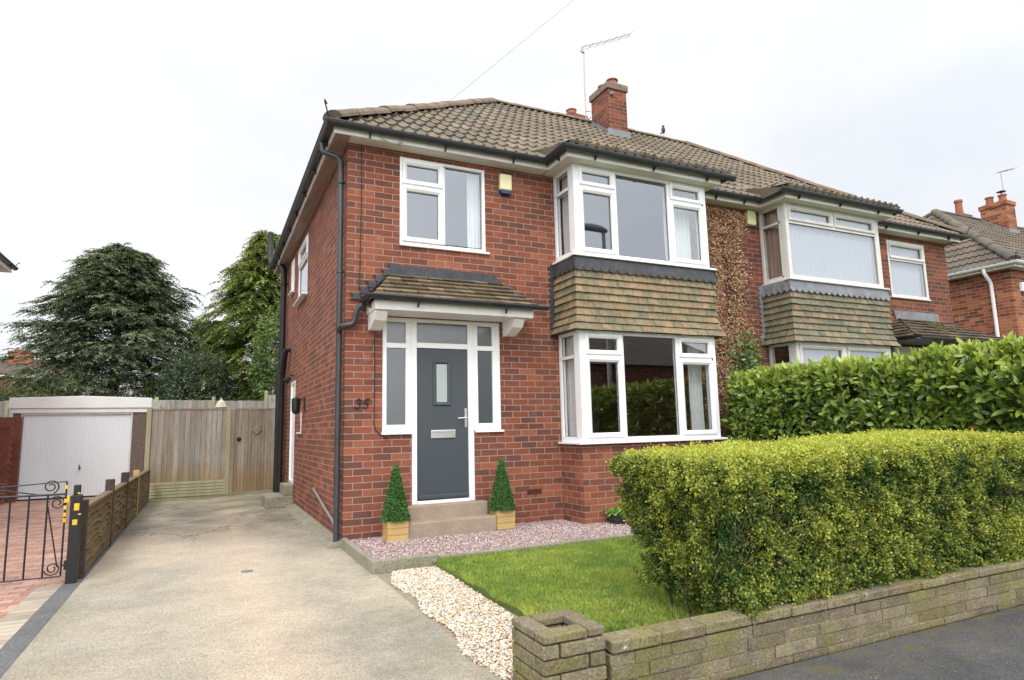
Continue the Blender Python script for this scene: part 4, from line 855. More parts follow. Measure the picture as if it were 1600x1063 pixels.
scroll(-.115,.845,.062,-1.2,1.6,1); scroll(-.06,.70,.062,2.6,1.6,-1); scroll(-.065,.14,.06,3.4,1.6,1); scroll(-.47,.84,.06,-2.0,1.6,-1); scroll(-.60,.70,.062,.5,1.6,1); scroll(-.60,.14,.06,-.3,1.6,-1)
b.build('ironwork',m_iron,WG,recalc=False)
b=MB()
for z in (.84,.72,.66,.60,.55): b.box(-.010,.010,-.010,.010,z-.02,z+.014)
b.box(.01,.03,-.012,.01,.70,.76); b.build('yellow_paint',m_yel,WG)
b=MB(); b.box(.02,.05,-.012,.012,.12,.2); b.box(0,.05,-.006,.006,.155,.165); b.build('hinge',m_iron,WG)
# red stained fence beside garage
RF=thing('red_fence','red-stained diagonal-board fence left of the white garage','fence',(-5.4,8.3,0))
b=MB()
for i in range(16):
    x=-1.25+i*.11; b.box(x,x+.085,-.012,.012,-.2,2.6,(random.uniform(.6,1.3),)*3,rot=Matrix.Rotation(R(22),3,'Y'),piv=(x,0,0))
b.build('diagonal_boards',m_redwood,RF,clip=[((0,0,.02),(0,0,-1)),((0,0,1.50),(0,0,1)),((.50,0,0),(1,0,0)),((-.95,0,0),(-1,0,0))])
b=MB(); b.box(-.95,.52,-.03,.03,1.50,1.53); b.build('top_rail',m_redwood,RF)
b=MB(); b.box(-.3,.55,.6,.64,0,1.72); b.build('rear_panel',m_redwood,RF)
b=MB()
for i in range(12): z=.12+i*.13; b.box(.50,.56,-.01,.02,z,z+.11,rot=Matrix.Rotation(R(-25),3,'Y'),piv=(.5,0,z))
b.build('trellis_slats',m_redwood,RF)
# ------------------------------------------------------------------ kerb edging, front wall
K=thing('edging_kerb','mossy concrete edging around the raised gravel bed','kerb',(0,-1.45,0))
for (x0,x1,y0,y1) in ((-.03,.03,0.06,1.38),(-.03,.60,-.06,.0),(.603,1.5,-.06,.0),(1.503,2.4,-.06,.0),(2.403,3.3,-.06,.0),(3.303,4.2,-.06,.0),(4.203,5.1,-.06,.0),(-.03,.0295,.0,.058)):
    b=MB(); dz=.0 if x0<.603 else -.02; b.box(x0,x1,y0,y1,-.03,.115+dz); b.build('kerb_stone',m_kerb,K,bevel=.012)
FW=thing('front_wall','low mossy reconstituted-stone garden wall under the clipped hedge','wall',(0,-4.73,0))
r=random.Random(5); courses=[]
def block(b,x0,x1,y0,y1,z0,z1):
    c=r.uniform(.8,1.15); j=lambda: r.uniform(-.004,.004)
    b.box(x0+.003+j()*.3,x1-.003,y0+j(),y1,z0+.003,z1-.003,(c,c*r.uniform(.97,1.03),c*r.uniform(.9,1.05)))
b=MB(); zc=[-.03,.015,.08,.145,.205]
for k in range(4):
    x=.33-(.13 if k%2 else 0)
    while x<6.6:
        w=r.choice([.27,.27,.32,.22]); x1=min(x+w,6.6)
        block(b,max(x,.33),x1,0,.1,zc[k],zc[k+1]); x=x1
ww=b.build('block_courses',m_block,FW,bevel=.006)
b=MB(); b.box(.34,6.6,.007,.095,-.03,.2); b.build('mortar_core',m_kerb,FW)
b=MB(); x=.335
while x<6.6:
    w=r.uniform(.26,.34); block(b,x,min(x+w,6.6),-.008,.13,.207,.268-.004*(x-.3)); x+=w
b.build('coping',m_block,FW,bevel=.008)
PL=thing('wall_pillar','hollow square stone-block pillar at the driveway end of the garden wall','pillar',(-.025,-4.73,0))
b=MB(); s=.335
def course(z0,z1,par,wd=.088):
    if par:
        block(b,0,s-wd-.002,0,wd,z0,z1) if s<.5 else None; block(b,s-wd,s,0,s-wd-.002,z0,z1); block(b,wd+.002,s,s-wd,s,z0,z1); block(b,0,wd,wd+.002,s,z0,z1)
    else:
        block(b,wd+.002,s,0,wd,z0,z1); block(b,s-wd,s,wd+.002,s,z0,z1); block(b,0,s-wd-.002,s-wd,s,z0,z1); block(b,0,wd,0,s-wd-.002,z0,z1)
for k in range(5): course(-.03+k*.066,.036+k*.066,k%2)
course(.302,.345,1,.095)
b.build('pillar_blocks',m_block,PL,bevel=.007)
b=MB(); b.box(.06,s-.06,.06,s-.06,-.03,.24); b.build('pillar_core',m_soil,PL)
# ------------------------------------------------------------------ loose stones
def ico():
    t=(1+5**.5)/2; v=np.array([(-1,t,0),(1,t,0),(-1,-t,0),(1,-t,0),(0,-1,t),(0,1,t),(0,-1,-t),(0,1,-t),(t,0,-1),(t,0,1),(-t,0,-1),(-t,0,1)],float); v/=np.linalg.norm(v[0])
    f=np.array([(0,11,5),(0,5,1),(0,1,7),(0,7,10),(0,10,11),(1,5,9),(5,11,4),(11,10,2),(10,7,6),(7,1,8),(3,9,4),(3,4,2),(3,2,6),(3,6,8),(3,8,9),(4,9,5),(2,4,11),(6,2,10),(8,6,7),(9,8,1)]); return v,f
def octa(): return np.array([(1,0,0),(-1,0,0),(0,1,0),(0,-1,0),(0,0,1),(0,0,-1)],float),np.array([(0,2,4),(2,1,4),(1,3,4),(3,0,4),(2,0,5),(1,2,5),(3,1,5),(0,3,5)])
def stones(name,P,rmin,rmax,pal,m,tmpl,label=None,smooth=True):
    v,f=tmpl; n=len(P); k=len(v); s=rng.uniform(rmin,rmax,(n,1))*rng.uniform(.6,1.25,(n,3))*np.array([1,1,.62]); a=rng.uniform(0,6.28,n); tl=rng.uniform(-.5,.5,n)
    V=v[None]*s[:,None,:]*rng.uniform(.82,1.15,(n,k,1)); x=V[...,0]*np.cos(a)[:,None]-V[...,1]*np.sin(a)[:,None]; y=V[...,0]*np.sin(a)[:,None]+V[...,1]*np.cos(a)[:,None]; z=V[...,2]+x*tl[:,None]*.5
    V=np.stack([x,y,z],-1)+P[:,None,:]; C=np.array(pal)[rng.integers(0,len(pal),n)]*rng.uniform(.8,1.15,(n,1)); F=(np.arange(n)[:,None,None]*k+f[None]).reshape(-1,3)
    o=npmesh(name,V.reshape(-1,3),F,np.repeat(C,k,axis=0),m,smooth=smooth); return tag(o,label,None,None,'stuff')
n=14000; P=np.stack([rng.uniform(0,1,n),rng.uniform(-4.42,-1.55,n),rng.uniform(.0,.022,n)],1)
wid=np.interp(P[:,1],[-4.42,-3.4,-1.55],[.56,.50,.56]); lft=np.interp(P[:,1],[-4.42,-3.0,-1.9,-1.55],[-.05,.03,.06,.10])+.03*np.sin(P[:,1]*7)
P[:,0]=lft+(wid-lft)*P[:,0]; P=P[~((P[:,1]<-4.38)&(P[:,0]>-.04))]
stones('pebble_chippings',P,.005,.0125,[(.74,.64,.50),(.80,.70,.56),(.68,.54,.38),(.66,.42,.25),(.58,.52,.45),(.84,.78,.68),(.45,.40,.36),(.76,.60,.44)],m_pebble,ico(),'cream and white stone chippings between driveway and lawn')
n=34000; P=np.stack([rng.uniform(.03,5.3,n),rng.uniform(-1.44,-.0,n),rng.uniform(.07,.082,n)],1); P=P[~((P[:,0]>2.8)&(P[:,0]<5.15)&(P[:,1]>-.53))]; P=P[~((P[:,0]>.64)&(P[:,0]<1.715)&(P[:,1]>-.36))]
stones('gravel_chippings',P,.006,.0125,[(.46,.31,.29),(.55,.40,.38),(.38,.24,.23),(.62,.52,.5),(.74,.7,.68),(.42,.30,.27),(.5,.33,.3)],m_gravel,octa(),'fine pink gravel along the foot of the house',smooth=False)
n=600; P=np.stack([rng.uniform(.4,6,n),-4.78-np.abs(rng.normal(0,.35,n)),np.full(n,.0)],1)
stones('road_grit',P,.002,.006,[(.28,.25,.21),(.2,.18,.16),(.16,.13,.09)],m_gravel,octa(),'loose grit at the edge of the tarmac',smooth=False)
# ------------------------------------------------------------------ lawn
n=150000; X=rng.uniform(.5,5.3,n); Y=rng.uniform(-4.36,-1.48,n); Z=np.full(n,.045)
edge=np.interp(Y,[-4.4,-3.3,-1.5],[.55,.52,.56])+.02*np.sin(Y*11); k=X>edge; X,Y,Z=X[k],Y[k],Z[k]; n=len(X)
D=np.stack([rng.normal(0,.55,n),rng.normal(0,.55,n),np.ones(n)],1); ln=rng.uniform(.015,.042,n); pt=np.array([noise.noise((x*1.3,y*1.3,0)) for x,y in zip(X,Y)]); pf=np.array([noise.noise((x*7,y*7,3)) for x,y in zip(X,Y)])
tall=(np.abs(X-edge[k])<.05)|(Y>-1.56); ln=np.where(tall,ln*1.5,ln)*(1+.5*pf)
t=np.clip(.5+pt*1.2+pf*.8+rng.normal(0,.2,n),0,1)[:,None]; C=(np.array([.20,.32,.06])*(1-t)+np.array([.41,.49,.11])*t)*rng.uniform(.75,1.2,(n,1))
dry=rng.random(n)<.06; C[dry]=np.array([.38,.33,.14])
o=leafmesh('lawn_grass',np.stack([X,Y,Z],1),D,np.stack([rng.normal(0,1,n),rng.normal(0,1,n),np.zeros(n)],1),ln,rng.uniform(.004,.008,n),C,m_grass); tag(o,'short green lawn between gravel bed and hedge',None,None,'stuff')
def tuft(cx,cy,n,h,label,spread=.08,col=(.12,.2,.03),z=.03):
    P=np.stack([rng.normal(cx,spread,n),rng.normal(cy,spread,n),np.full(n,z)],1); D=np.stack([rng.normal(0,.6,n),rng.normal(0,.6,n),np.ones(n)],1)
    o=leafmesh('weed_tuft',P,D,rng.normal(0,1,(n,3)),rng.uniform(.5,1,n)*h,np.full(n,.012),np.array(col)*rng.uniform(.7,1.4,(n,1)),m_grass,base=(cx,cy,z)); tag(o,label,None,None,'stuff')
tuft(.62,-4.3,160,.09,'weed tuft growing behind the wall next to the hollow pillar'); tuft(.85,-4.2,200,.11,'leafy weed patch under the open end of the hedge',.1); tuft(.45,-4.33,50,.06,'short grass clump right behind the pillar',.05); tuft(.62,-1.55,60,.05,'grass tuft at the corner of the edging kerb',.04)
# ------------------------------------------------------------------ hedges
def sprigs(centres,normals,nl,slen,ll,lw,colA,colB,spread,topyel=None,jit=.25):
    m=len(centres); Dn=unit(normals+rng.normal(0,jit*1.6,(m,3))+np.array([0,0,.45])); t=rng.uniform(0,1,(m,nl)); 
    P=centres[:,None,:]+Dn[:,None,:]*(t[...,None]*slen)+rng.normal(0,spread,(m,nl,3)); D=Dn[:,None,:]*.7+rng.normal(0,.75,(m,nl,3)); D[...,2]+=.2
    N=normals[:,None,:]*.6+rng.normal(0,.6,(m,nl,3))+np.array([0,0,.5]); tone=np.clip(rng.normal(.42,.24,(m,1))+(t-.5)*.75,0,1)
    if topyel is not None: tone=np.clip(tone+topyel[:,None],0,1)
    C=np.array(colA)*(1-tone[...,None])+np.array(colB)*tone[...,None]; C=C*rng.uniform(.8,1.2,(m,nl,1)); k=m*nl
    return P.reshape(k,3),D.reshape(k,3),N.reshape(k,3),rng.uniform(.7,1.25,k)*ll,rng.uniform(.8,1.2,k)*lw,C.reshape(k,3)
def boxsurf(x0,x1,y0,y1,zf,z0,dens,faces,rc=.08):
    """points and normals on a rounded hedge; zf(x) top height"""
    Ps=[];Ns=[]
    for f in faces:
        if f in('front','back'):
            n=int((x1-x0)*1.0*dens); x=rng.uniform(x0,x1,n); z=rng.uniform(z0,1,n)*1.0; z=z0+(zf(x)-z0)*rng.uniform(0,1,n); y=np.full(n,y0 if f=='front' else y1); nn=np.tile([0,-1. if f=='front' else 1.,0],(n,1))
        elif f=='top': n=int((x1-x0)*(y1-y0)*dens); x=rng.uniform(x0,x1,n); y=rng.uniform(y0,y1,n); z=zf(x); nn=np.tile([0,0,1.],(n,1))
        else:
            n=int((y1-y0)*1.1*dens); y=rng.uniform(y0,y1,n); x=np.full(n,x0 if f=='left' else x1); z=z0+(zf(x)-z0)*rng.uniform(0,1,n); nn=np.tile([-1. if f=='left' else 1.,0,0],(n,1))
        Ps.append(np.stack([x,y,z],1)); Ns.append(nn)
    return np.vstack(Ps),np.vstack(Ns)
def lump(P,sc,seed): return np.array([noise.fractal((p[0]*sc,p[1]*sc+seed,p[2]*sc),1.0,2.0,3) for p in P])
HG=thing('clipped_hedge','clipped box-leaf hedge with yellow-green top growing over the low front wall','hedge',(3,-4.1,0))
zt=lambda x: 1.025+.055*np.clip((x-1)/2.5,0,1)-.07*np.clip((x-4.3)/1.2,0,1)
P,N=boxsurf(1.19,6.9,-4.60,-3.55,zt,.16,2500,['front','top','left'])
# taper the left end and round the arrises
tz=np.clip((P[:,2]-.16)/.9,0,1); endw=np.exp(-(P[:,0]-1.19)/.35)
P[:,0]+=np.where(N[:,0]<-.5,.24*(1-tz)**1.1*(P[:,1]>-4.42),0)
topround=np.clip((P[:,2]-(zt(P[:,0])-.10))/.10,0,1)
P[:,1]+=np.where(N[:,1]<-.5,.09*topround**2,0); ty=np.clip((-4.60+.12-P[:,1])/.12,0,1); P[:,2]-=np.where(N[:,2]>.5,.06*ty**2,0)
tx=np.clip((1.19+.12-P[:,0])/.12,0,1); P[:,2]-=np.where(N[:,2]>.5,.05*tx**2,0)
P[:,1]-=np.where(N[:,1]<-.5,.10*np.exp(-((P[:,2]-.30)/.10)**2)*(.4+.6*np.exp(-(P[:,0]-1.2)/.5)),0)
g=lump(P,2.3,5); g2=lump(P,9,9); P=P+N*((g*.055+g2*.05+lump(P,5.,77)*.06)*np.where(N[:,2]>.5,.35,1))[:,None]+N*rng.uniform(-.06,.01,(len(P),1))
keep=(g2>-.42)|(N[:,2]>.5)|(rng.random(len(P))<.35)
sparse=(N[:,0]<-.5)&(P[:,2]<.62)&(P[:,2]>.25)&(rng.random(len(P))<.6); keep&=~sparse
bare=(N[:,1]<-.5)&(lump(P,3.0,31)>.20)&(P[:,2]<.70)&(P[:,2]>.3)&(rng.random(len(P))<.6); keep&=~bare
P,N,g=P[keep],N[keep],g[keep]
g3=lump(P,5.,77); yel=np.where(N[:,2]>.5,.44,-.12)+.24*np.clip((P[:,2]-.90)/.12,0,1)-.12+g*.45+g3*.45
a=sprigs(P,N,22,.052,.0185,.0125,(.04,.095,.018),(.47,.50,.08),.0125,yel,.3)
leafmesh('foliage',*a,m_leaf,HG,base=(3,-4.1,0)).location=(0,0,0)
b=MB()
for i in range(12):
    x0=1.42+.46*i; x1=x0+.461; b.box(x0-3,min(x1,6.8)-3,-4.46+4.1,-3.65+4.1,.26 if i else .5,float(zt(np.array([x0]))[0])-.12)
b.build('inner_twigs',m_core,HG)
b=MB(); rr=random.Random(4)
for i in range(26):
    x=rr.uniform(1.42,1.75) if i<12 else rr.uniform(1.4,6.5); y=rr.uniform(-4.45,-3.75); p=Vector((x-3,y+4.1,.02)); pts=[p]; d=Vector((rr.uniform(-.25,.15)-(.12 if i<12 else 0),rr.uniform(-.2,.2),1))
    for k in range(6): d=d+Vector((rr.uniform(-.25,.2),rr.uniform(-.2,.2),0)); p=p+d.normalized()*.13; pts.append(p)
    b.tube(pts,[.012,.011,.009,.007,.006,.004,.003],6,c=(1.6,1.5,1.4))
for i in range(1100):   # twiggy bits showing in the bare patches
    x=rr.uniform(1.1,6); z=rr.uniform(.25,.75); p=Vector((x-3,-4.60+4.1+rr.uniform(-.03,.04),z)); b.tube([p,p+Vector((rr.uniform(-.05,.05),-.03,rr.uniform(.02,.09)))],.0016,4,c=(2.2,2.0,1.8))
b.build('stems',m_bark,HG)['kind']='stuff'
# laurel
LH=thing('laurel_hedge','tall glossy broad-leaved laurel hedge between the two front gardens','hedge',(5.7,-2.6,0))
def lsurf(n):
    Y=rng.uniform(-5.6,-.45,n); Z=rng.uniform(.1,1.87,n); X=np.full(n,5.36); N=np.tile([-1.,0,0],(n,1)); P=np.stack([X,Y,Z],1)
    m=int(n*.35); P2=np.stack([rng.uniform(5.36,6.1,m),rng.uniform(-5.6,-.45,m),np.full(m,1.85)],1); N2=np.tile([0,0,1.],(m,1)); k=int(n*.14)
    P3=np.stack([rng.uniform(5.36,6.1,k),np.full(k,-.42),rng.uniform(.1,1.87,k)],1); N3=np.tile([0,1.,0],(k,1)); P4=P3.copy(); P4[:,1]=-5.6; N4=-N3
    return np.vstack([P,P2,P3,P4]),np.vstack([N,N2,N3,N4])
P,N=lsurf(6200); rd=np.clip((P[:,2]-1.66)/.22,0,1); P[:,0]+=np.where(N[:,0]<-.5,.12*rd**2,0); g=lump(P,1.6,2); P=P+N*(g*np.where(N[:,2]>.5,.06,.16)+rng.uniform(-.10,.03,len(P)))[:,None]
P[:,0]+=np.where((P[:,1]>-.9),.12*(P[:,1]+.9)/.45,0)
keep=(lump(P,3.5,17)>-.38)|(N[:,2]>.5); P,N,g=P[keep],N[keep],g[keep]
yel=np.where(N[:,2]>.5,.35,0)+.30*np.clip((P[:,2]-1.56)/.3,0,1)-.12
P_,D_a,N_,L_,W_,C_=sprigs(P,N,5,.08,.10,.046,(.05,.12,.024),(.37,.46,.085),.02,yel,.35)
od=rng.random(len(P_))<.0012; C_[od]=np.array([.55,.22,.06])
up=(P_[:,2]>1.84)&(rng.random(len(P_))<.4); D_a[up]+=np.array([0,0,1.2]); 
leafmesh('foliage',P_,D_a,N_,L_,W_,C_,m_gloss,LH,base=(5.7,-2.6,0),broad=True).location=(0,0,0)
b=MB(); b.box(-.18,.34,-2.9,2.02,.0,1.70); b.build('inner_twigs',m_core,LH)
b=MB()
for i in range(40):
    y=rr.uniform(-2.8,1.9); p=Vector((rr.uniform(-.1,.2),y,0)); pts=[p]
    for k in range(7): p=p+Vector((rr.uniform(-.07,.03),rr.uniform(-.06,.06),.26)); pts.append(p)
    b.tube(pts,[.02,.018,.015,.012,.01,.008,.006,.004],6)
b.build('stems',m_bark,LH)['kind']='stuff'
P_=5.9233
# dead climber on the wall
n=30000; X=rng.uniform(5.14,6.5,n); Z=rng.uniform(.9,4.66,n)
dens=np.where(X<5.62,1.,np.where(Z>4.25,np.clip((6.5-X)/.3,0,1)*.9,np.where(Z<2.9,np.clip((6.3-X+.15*np.sin(Z*3))/.3,0,1),np.maximum(np.exp(-((X-6.05-.06*np.sin(Z*4))/.17)**2),np.clip((5.85-X)/.2,0,1)))))
ns=np.array([noise.noise((x*3.5,z*3.5,1)) for x,z in zip(X,Z)]); k=rng.random(n)<dens*np.clip(.85+ns*1.1,0,1); X,Z=X[k],Z[k]; n=len(X)
IV=thing('dead_climber','brown withered climbing plant on the brick wall between the two bays','climbing plant',(5.6,0,0))
P=np.stack([X-5.6,-rng.uniform(.01,.10,n),Z],1); D=np.stack([rng.normal(0,.6,n),-np.abs(rng.normal(.3,.4,n)),rng.normal(-.5,.5,n)],1)
C=np.array([(.46,.29,.18),(.56,.38,.25),(.38,.22,.14),(.64,.47,.33),(.50,.33,.21)])[rng.integers(0,5,n)]*rng.uniform(.75,1.25,(n,1))
leafmesh('dead_leaves',P,D,rng.normal(0,1,(n,3)),rng.uniform(.022,.048,n),rng.uniform(.016,.032,n),C,m_dry,IV)
b=MB()
for i in range(34):
    x=rr.choice([rr.uniform(-.4,.05),rr.uniform(-.4,.05),rr.uniform(.25,.45)]); z=.1; pts=[]
    while z<rr.uniform(3.2,4.6): pts.append((x,-.012-.01*rr.random(),z)); x+=rr.uniform(-.06,.06); z+=.22
    if len(pts)>2: b.tube(pts,[.008*(1-.7*j/len(pts)) for j in range(len(pts))],5)
b.build('stems',m_bark,IV)['kind']='stuff'
n=420; P=np.stack([rng.normal(6.12,.17,n),-rng.uniform(.02,.25,n),2.05+rng.normal(.1,.25,n)],1); C=np.array([.07,.14,.03])*rng.uniform(.6,2.0,(n,1))
o=leafmesh('green_ivy',P,rng.normal(0,1,(n,3)),np.tile([0,-1.,.4],(n,1)),rng.uniform(.05,.09,n),rng.uniform(.04,.06,n),C,m_gloss,broad=True,base=(6.1,0,2)); tag(o,'small clump of green ivy at the wall behind the laurel hedge end','climbing plant')
# ------------------------------------------------------------------ topiary, pot
def topiary(x,y,z0,label):
    T=thing('topiary_planter',label,'potted plant',(x,y,z0),'topiary cones flanking the front door')
    b=MB(); s=.115; h=.215
    for zz in (0,.0725,.145): b.box(-s,s,-s,s,zz,zz+.070)
    b.build('wooden_box',m_newwood,T,bevel=.004)
    n=7000; t=rng.uniform(0,1,n)**.75; t=1-rng.uniform(0,1,n)**.6*1.0; t=np.clip(t,0,1); rad=.135*(1-t)+.018; a=rng.uniform(0,6.28,n); rad=rad*rng.uniform(.86,1.06,n)
    P=np.stack([rad*np.cos(a),rad*np.sin(a),h-.01+t*.62],1); N=np.stack([np.cos(a),np.sin(a),np.full(n,.3)],1); D=N+rng.normal(0,.7,(n,3))
    C=np.array([(.045,.14,.03),(.07,.2,.04),(.10,.27,.05),(.03,.09,.03),(.16,.32,.08)])[rng.integers(0,5,n)]*rng.uniform(.7,1.2,(n,1))
    leafmesh('topiary_cone',P,D,N,rng.uniform(.012,.02,n),rng.uniform(.010,.014,n),C,m_leaf,T)
    b=MB(); b.lathe(0,0,[(.118,h-.01),(.07,h+.3),(.012,h+.58)],14); b.build('cone_core',m_core,T); return T
topiary(.515,-.30,.07,'cone topiary in pine box left of the front door steps'); topiary(1.83,-.26,.085,'cone topiary in pine box right of the front door steps')
T=thing('plant_pot','small black pot with pale green leafy plant under the bay','potted plant',(3.2,-.68,.07))
b=MB(); b.lathe(0,0,[(.095,0),(.115,.06),(.12,.11),(.128,.112),(.128,.125),(.11,.125),(.11,.10)],20); b.build('pot',m_black,T)
n=260; P=np.stack([rng.normal(0,.06,n),rng.normal(0,.06,n),rng.uniform(.10,.15,n)],1); leafmesh('leaves',P,rng.normal(0,1,(n,3))+np.array([0,0,.6]),np.tile([0,0,1.],(n,1)),rng.uniform(.04,.08,n),rng.uniform(.03,.045,n),np.array([.22,.38,.07])*rng.uniform(.6,1.5,(n,1)),m_leaf,T,broad=True)
# ------------------------------------------------------------------ trees
def conifer(name,label,loc,Hh,prof,nb,nf,colA,colB,droop,fl,lw,seed,zb=.5,up=.30):
    rg=np.random.default_rng(seed); T=thing(name,label,'tree',loc,'conifers behind the garden fence')
    b=MB(); b.tube([(0,0,0),(0,0,Hh*.5),(0,0,Hh*.93)],[.22,.14,.03],8)
    zf=rg.uniform(0,1,nb)**.85; z=zb+zf*(Hh-zb); az=rg.uniform(0,2*math.pi,nb); Rr=np.interp(zf,prof[0],prof[1])
    lob=1+.15*np.sin(az*3+zf*5+seed)+.10*np.sin(az*7+zf*11); Lb=Rr*lob*np.where(rg.random(nb)<.14,rg.uniform(1.05,1.28,nb),rg.uniform(.60,1.03,nb))
    for i in range(0,nb,12):
        c_,s_=math.cos(az[i]),math.sin(az[i]); b.tube([(c_*Lb[i]*t,s_*Lb[i]*t,z[i]+Lb[i]*(up*t-droop*t*t)) for t in (0,.35,.7,.95)],[.022,.018,.012,.005],5)
    b.build('trunk',m_bark,T)
    t=1-rg.uniform(0,1,(nb,nf))**1.4*.75; t[:,0]=1.; sgn=np.where(rg.random((nb,nf))<.5,-1,1); sgn[:,0]=0
    cx,cy=np.cos(az)[:,None],np.sin(az)[:,None]
    lat=sgn*rg.uniform(.0,.16,(nb,nf))*Lb[:,None]*(1.2-t)
    P=np.stack([cx*Lb[:,None]*t-cy*lat,cy*Lb[:,None]*t+cx*lat,z[:,None]+Lb[:,None]*(up*t-droop*t*t)+rg.normal(0,.05,(nb,nf))],-1)
    D=np.stack([cx*np.ones_like(t),cy*np.ones_like(t),(up-2*droop*t)*.8+.12],-1); Lt=np.stack([-cy*np.ones_like(t),cx*np.ones_like(t),np.zeros_like(t)],-1)
    D=D+Lt*(sgn*rg.uniform(.3,1.1,(nb,nf)))[...,None]+rg.normal(0,.18,(nb,nf,3)); m=nb*nf; P=P.reshape(m,3); D=unit(D.reshape(m,3)); Lf=fl*rg.uniform(.6,1.35,m)
    S=unit(np.cross(D,np.array([0,0,1.]))); nl=26; q=np.linspace(.02,1,nl//2); q=np.repeat(q,2); sd=np.tile([1.,-1.],nl//2)
    pos=P[:,None,:]+D[:,None,:]*(Lf[:,None]*q)[...,None]+np.array([0,0,-1.])*(Lf[:,None]*.38*q**2)[...,None]+rg.normal(0,.012,(m,nl,3))
    ld=D[:,None,:]*.75+S[:,None,:]*(sd*.85)[None,:,None]+np.array([0,0,-1.])*(.25+.9*q)[None,:,None]*.6+rg.normal(0,.22,(m,nl,3))
    ll=Lf[:,None]*.34*(1.05-.65*q)*rg.uniform(.7,1.2,(m,nl))
    tone=np.clip(rg.normal(.36,.17,(nb,1))+rg.normal(0,.16,(nb,nf)),0,1).reshape(m,1)+.28*(q-.4)[None,:]; tone=np.clip(tone,0,1)[...,None]
    C=(np.array(colA)*(1-tone)+np.array(colB)*tone)*rg.uniform(.85,1.15,(m,nl,1)); n=m*nl
    leafmesh('crown',pos.reshape(n,3),ld.reshape(n,3),np.tile([0,0,1.],(n,1))+rg.normal(0,.35,(n,3)),ll.reshape(n),np.full(n,lw)*rg.uniform(.7,1.3,n),C.reshape(n,3),m_needle,T); return T
conifer('conifer_tree','broad dark grey-green conifer behind the garage',(-4.3,18,0),7.85,([0,.15,.4,.6,.8,.92,1],[2.8,3.0,2.8,2.2,1.45,.9,.15]),880,11,(.036,.058,.030),(.25,.30,.17),.16,.44,.040,3,1.3,.22)
conifer('conifer_tree','light yellow-green conifer by the back corner of the house',(.30,16,0),8.3,([0,.2,.5,.8,1],[2.3,2.4,2.0,1.1,.2]),560,11,(.04,.07,.018),(.36,.42,.10),.36,.42,.042,9,1.2,.22)
conifer('conifer_tree','dark conifer rising behind and between the other two conifers',(-1.4,21,0),5.8,([0,.3,.7,1],[2.4,2.2,1.4,.4]),300,10,(.03,.05,.025),(.16,.20,.10),.25,.44,.042,12,1.2,.22)
def bush(name,label,loc,rx,ry,z0,z1,n,ll,lw,cA,cB,m,seed):
    rg=np.random.default_rng(seed); T=thing(name,label,'shrub',loc); u=unit(rg.normal(0,1,(n,3))); nz=np.array([noise.fractal((a[0]*2.2+seed,a[1]*2.2,a[2]*2.2),1.,2.,3) for a in u])
    r_=(rg.uniform(.55,1,n)**.5*(1+.35*nz))[:,None]; P=u*r_*np.array([rx,ry,(z1-z0)/2])+np.array([0,0,(z0+z1)/2]); P[:,2]=np.maximum(P[:,2],.05)
    tn=np.clip(rg.normal(.45,.25,n)+nz*.5,0,1)[:,None]; C=(np.array(cA)*(1-tn)+np.array(cB)*tn)
    leafmesh('foliage',P,u+rg.normal(0,.7,(n,3)),u+np.array([0,0,.5]),rg.uniform(.7,1.3,n)*ll,rg.uniform(.7,1.3,n)*lw,C,m,T)
    b=MB(); b.tube([(0,0,0),(0,0,(z0+z1)/2)],[.08,.03],7)
    for i in range(6): a=i*1.05; b.tube([(0,0,(z0+z1)*.25),(rx*.5*math.cos(a),ry*.5*math.sin(a),(z0+z1)*.6)],[.04,.01],6)
    b.build('stem',m_bark,T); return T
bush('holly_shrub','dark glossy shrub between the two conifers above the gate',(-1.75,14.3,0),1.15,1.0,.3,3.9,15000,.075,.045,(.03,.05,.026),(.09,.125,.07),m_gloss,2)
bush('garden_tree','small bright green leafy tree at the corner of the house',(.65,13.4,0),.9,.8,1.5,5.0,8000,.09,.05,(.06,.11,.03),(.22,.32,.10),m_leaf,5)
bush('garden_shrub','rounded green shrub behind the red fence',(-6.6,13.6,0),1.3,1.0,.2,2.75,9000,.07,.035,(.035,.055,.015),(.12,.15,.035),m_leaf,7)
bush('garden_shrub','dark shrub behind the left end of the garage roof',(-5.0,15.2,0),1.3,1.0,.2,3.1,9000,.07,.035,(.04,.06,.025),(.13,.16,.07),m_leaf,8)
bush('garden_shrub','dark shrub behind the middle of the garage roof',(-3.2,15.2,0),1.4,.9,.2,2.9,9000,.07,.035,(.04,.06,.025),(.12,.15,.06),m_leaf,9)
# ------------------------------------------------------------------ world, sun, camera
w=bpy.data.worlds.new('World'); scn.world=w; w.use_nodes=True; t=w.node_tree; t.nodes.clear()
SE,SR=R(48),R(205)
sky=t.nodes.new('ShaderNodeTexSky'); sky.sky_type='NISHITA'; sky.sun_disc=False; sky.sun_elevation=SE; sky.sun_rotation=SR; sky.air_density=1.2; sky.dust_density=3
tc=t.nodes.new('ShaderNodeTexCoord'); mp=t.nodes.new('ShaderNodeMapping'); mp.inputs['Scale'].default_value=(1,1,2.2); t.links.new(tc.outputs['Generated'],mp.inputs[0])
nz=t.nodes.new('ShaderNodeTexNoise'); nz.inputs['Scale'].default_value=1.7; nz.inputs['Detail'].default_value=5; nz.inputs['Roughness'].default_value=.55; t.links.new(mp.outputs[0],nz.inputs[0])
rp=t.nodes.new('ShaderNodeValToRGB'); rp.color_ramp.elements[0].position=.34; rp.color_ramp.elements[0].color=(.85,.89,.94,1); rp.color_ramp.elements[1].position=.60; rp.color_ramp.elements[1].color=(1,1,1.01,1); t.links.new(nz.outputs['Fac'],rp.inputs[0])
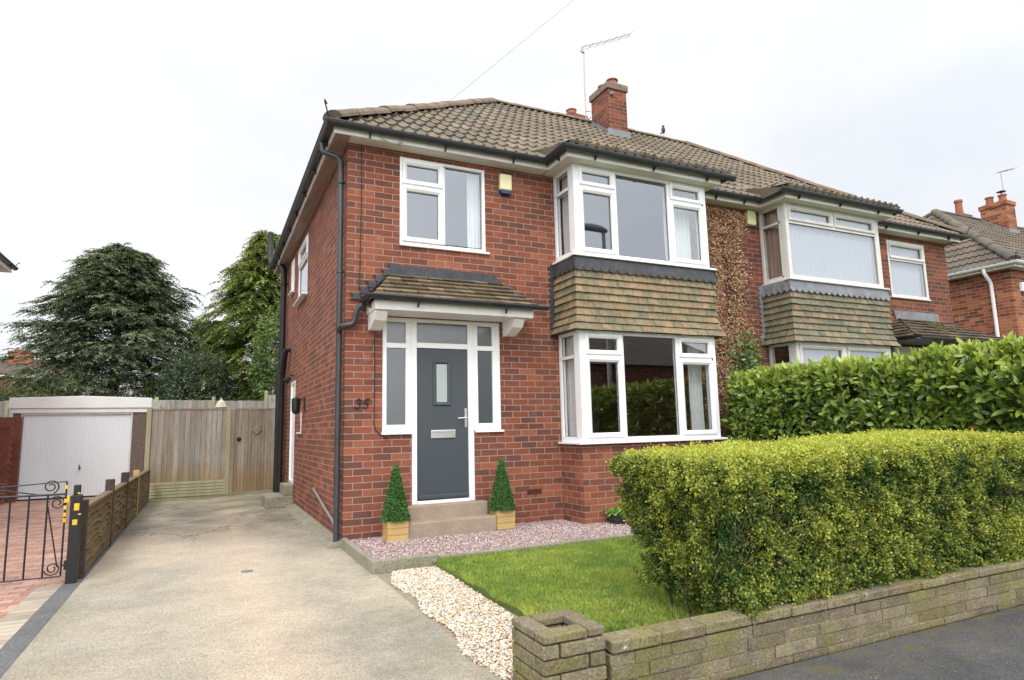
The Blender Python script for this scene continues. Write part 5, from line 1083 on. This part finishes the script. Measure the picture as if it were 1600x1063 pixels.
az=R(205); dt=t.nodes.new('ShaderNodeVectorMath'); dt.operation='DOT_PRODUCT'; t.links.new(tc.outputs['Generated'],dt.inputs[0]); dt.inputs[1].default_value=(math.sin(az)*math.cos(SE),math.cos(az)*math.cos(SE),math.sin(SE))
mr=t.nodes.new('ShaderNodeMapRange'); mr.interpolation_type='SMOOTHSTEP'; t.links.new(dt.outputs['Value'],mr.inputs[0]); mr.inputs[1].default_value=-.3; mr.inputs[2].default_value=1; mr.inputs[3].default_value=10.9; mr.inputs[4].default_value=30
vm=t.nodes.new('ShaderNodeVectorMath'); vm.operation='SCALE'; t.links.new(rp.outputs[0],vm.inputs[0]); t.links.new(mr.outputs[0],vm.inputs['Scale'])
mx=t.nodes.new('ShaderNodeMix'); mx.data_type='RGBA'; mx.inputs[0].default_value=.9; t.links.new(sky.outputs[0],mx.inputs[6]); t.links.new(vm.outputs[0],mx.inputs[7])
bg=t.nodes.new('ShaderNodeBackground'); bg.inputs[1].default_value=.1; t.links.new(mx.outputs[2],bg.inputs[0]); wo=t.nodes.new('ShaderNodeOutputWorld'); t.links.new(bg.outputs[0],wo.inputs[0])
sd=bpy.data.lights.new('Sun','SUN'); sd.energy=1.3; sd.angle=R(14); sd.color=(1,.96,.9); so=bpy.data.objects.new('Sun',sd); COL.objects.link(so)
az=R(205); sdir=Vector((math.sin(az)*math.cos(SE),math.cos(az)*math.cos(SE),math.sin(SE))); so.rotation_euler=(-sdir).to_track_quat('-Z','Y').to_euler()
yw,pt_,rl=.4494,.1375,-.0229; fw=Vector((math.sin(yw)*math.cos(pt_),math.cos(yw)*math.cos(pt_),math.sin(pt_))); rt=Vector((math.cos(yw),-math.sin(yw),0)); up=rt.cross(fw)
r2=rt*math.cos(rl)+up*math.sin(rl); u2=up*math.cos(rl)-rt*math.sin(rl)
cd=bpy.data.cameras.new('Camera'); cam=bpy.data.objects.new('Camera',cd); COL.objects.link(cam); scn.camera=cam
cam.matrix_world=Matrix(((r2.x,u2.x,-fw.x,-1.4165),(r2.y,u2.y,-fw.y,-7.37),(r2.z,u2.z,-fw.z,1.2712),(0,0,0,1)))
cd.sensor_width=36; cd.sensor_fit='HORIZONTAL'; cd.lens=989.54/1600*36; cd.clip_start=.05; cd.clip_end=2000
vs=scn.view_settings; vs.view_transform='Standard'; vs.look='None'; vs.exposure=0.0; vs.gamma=1
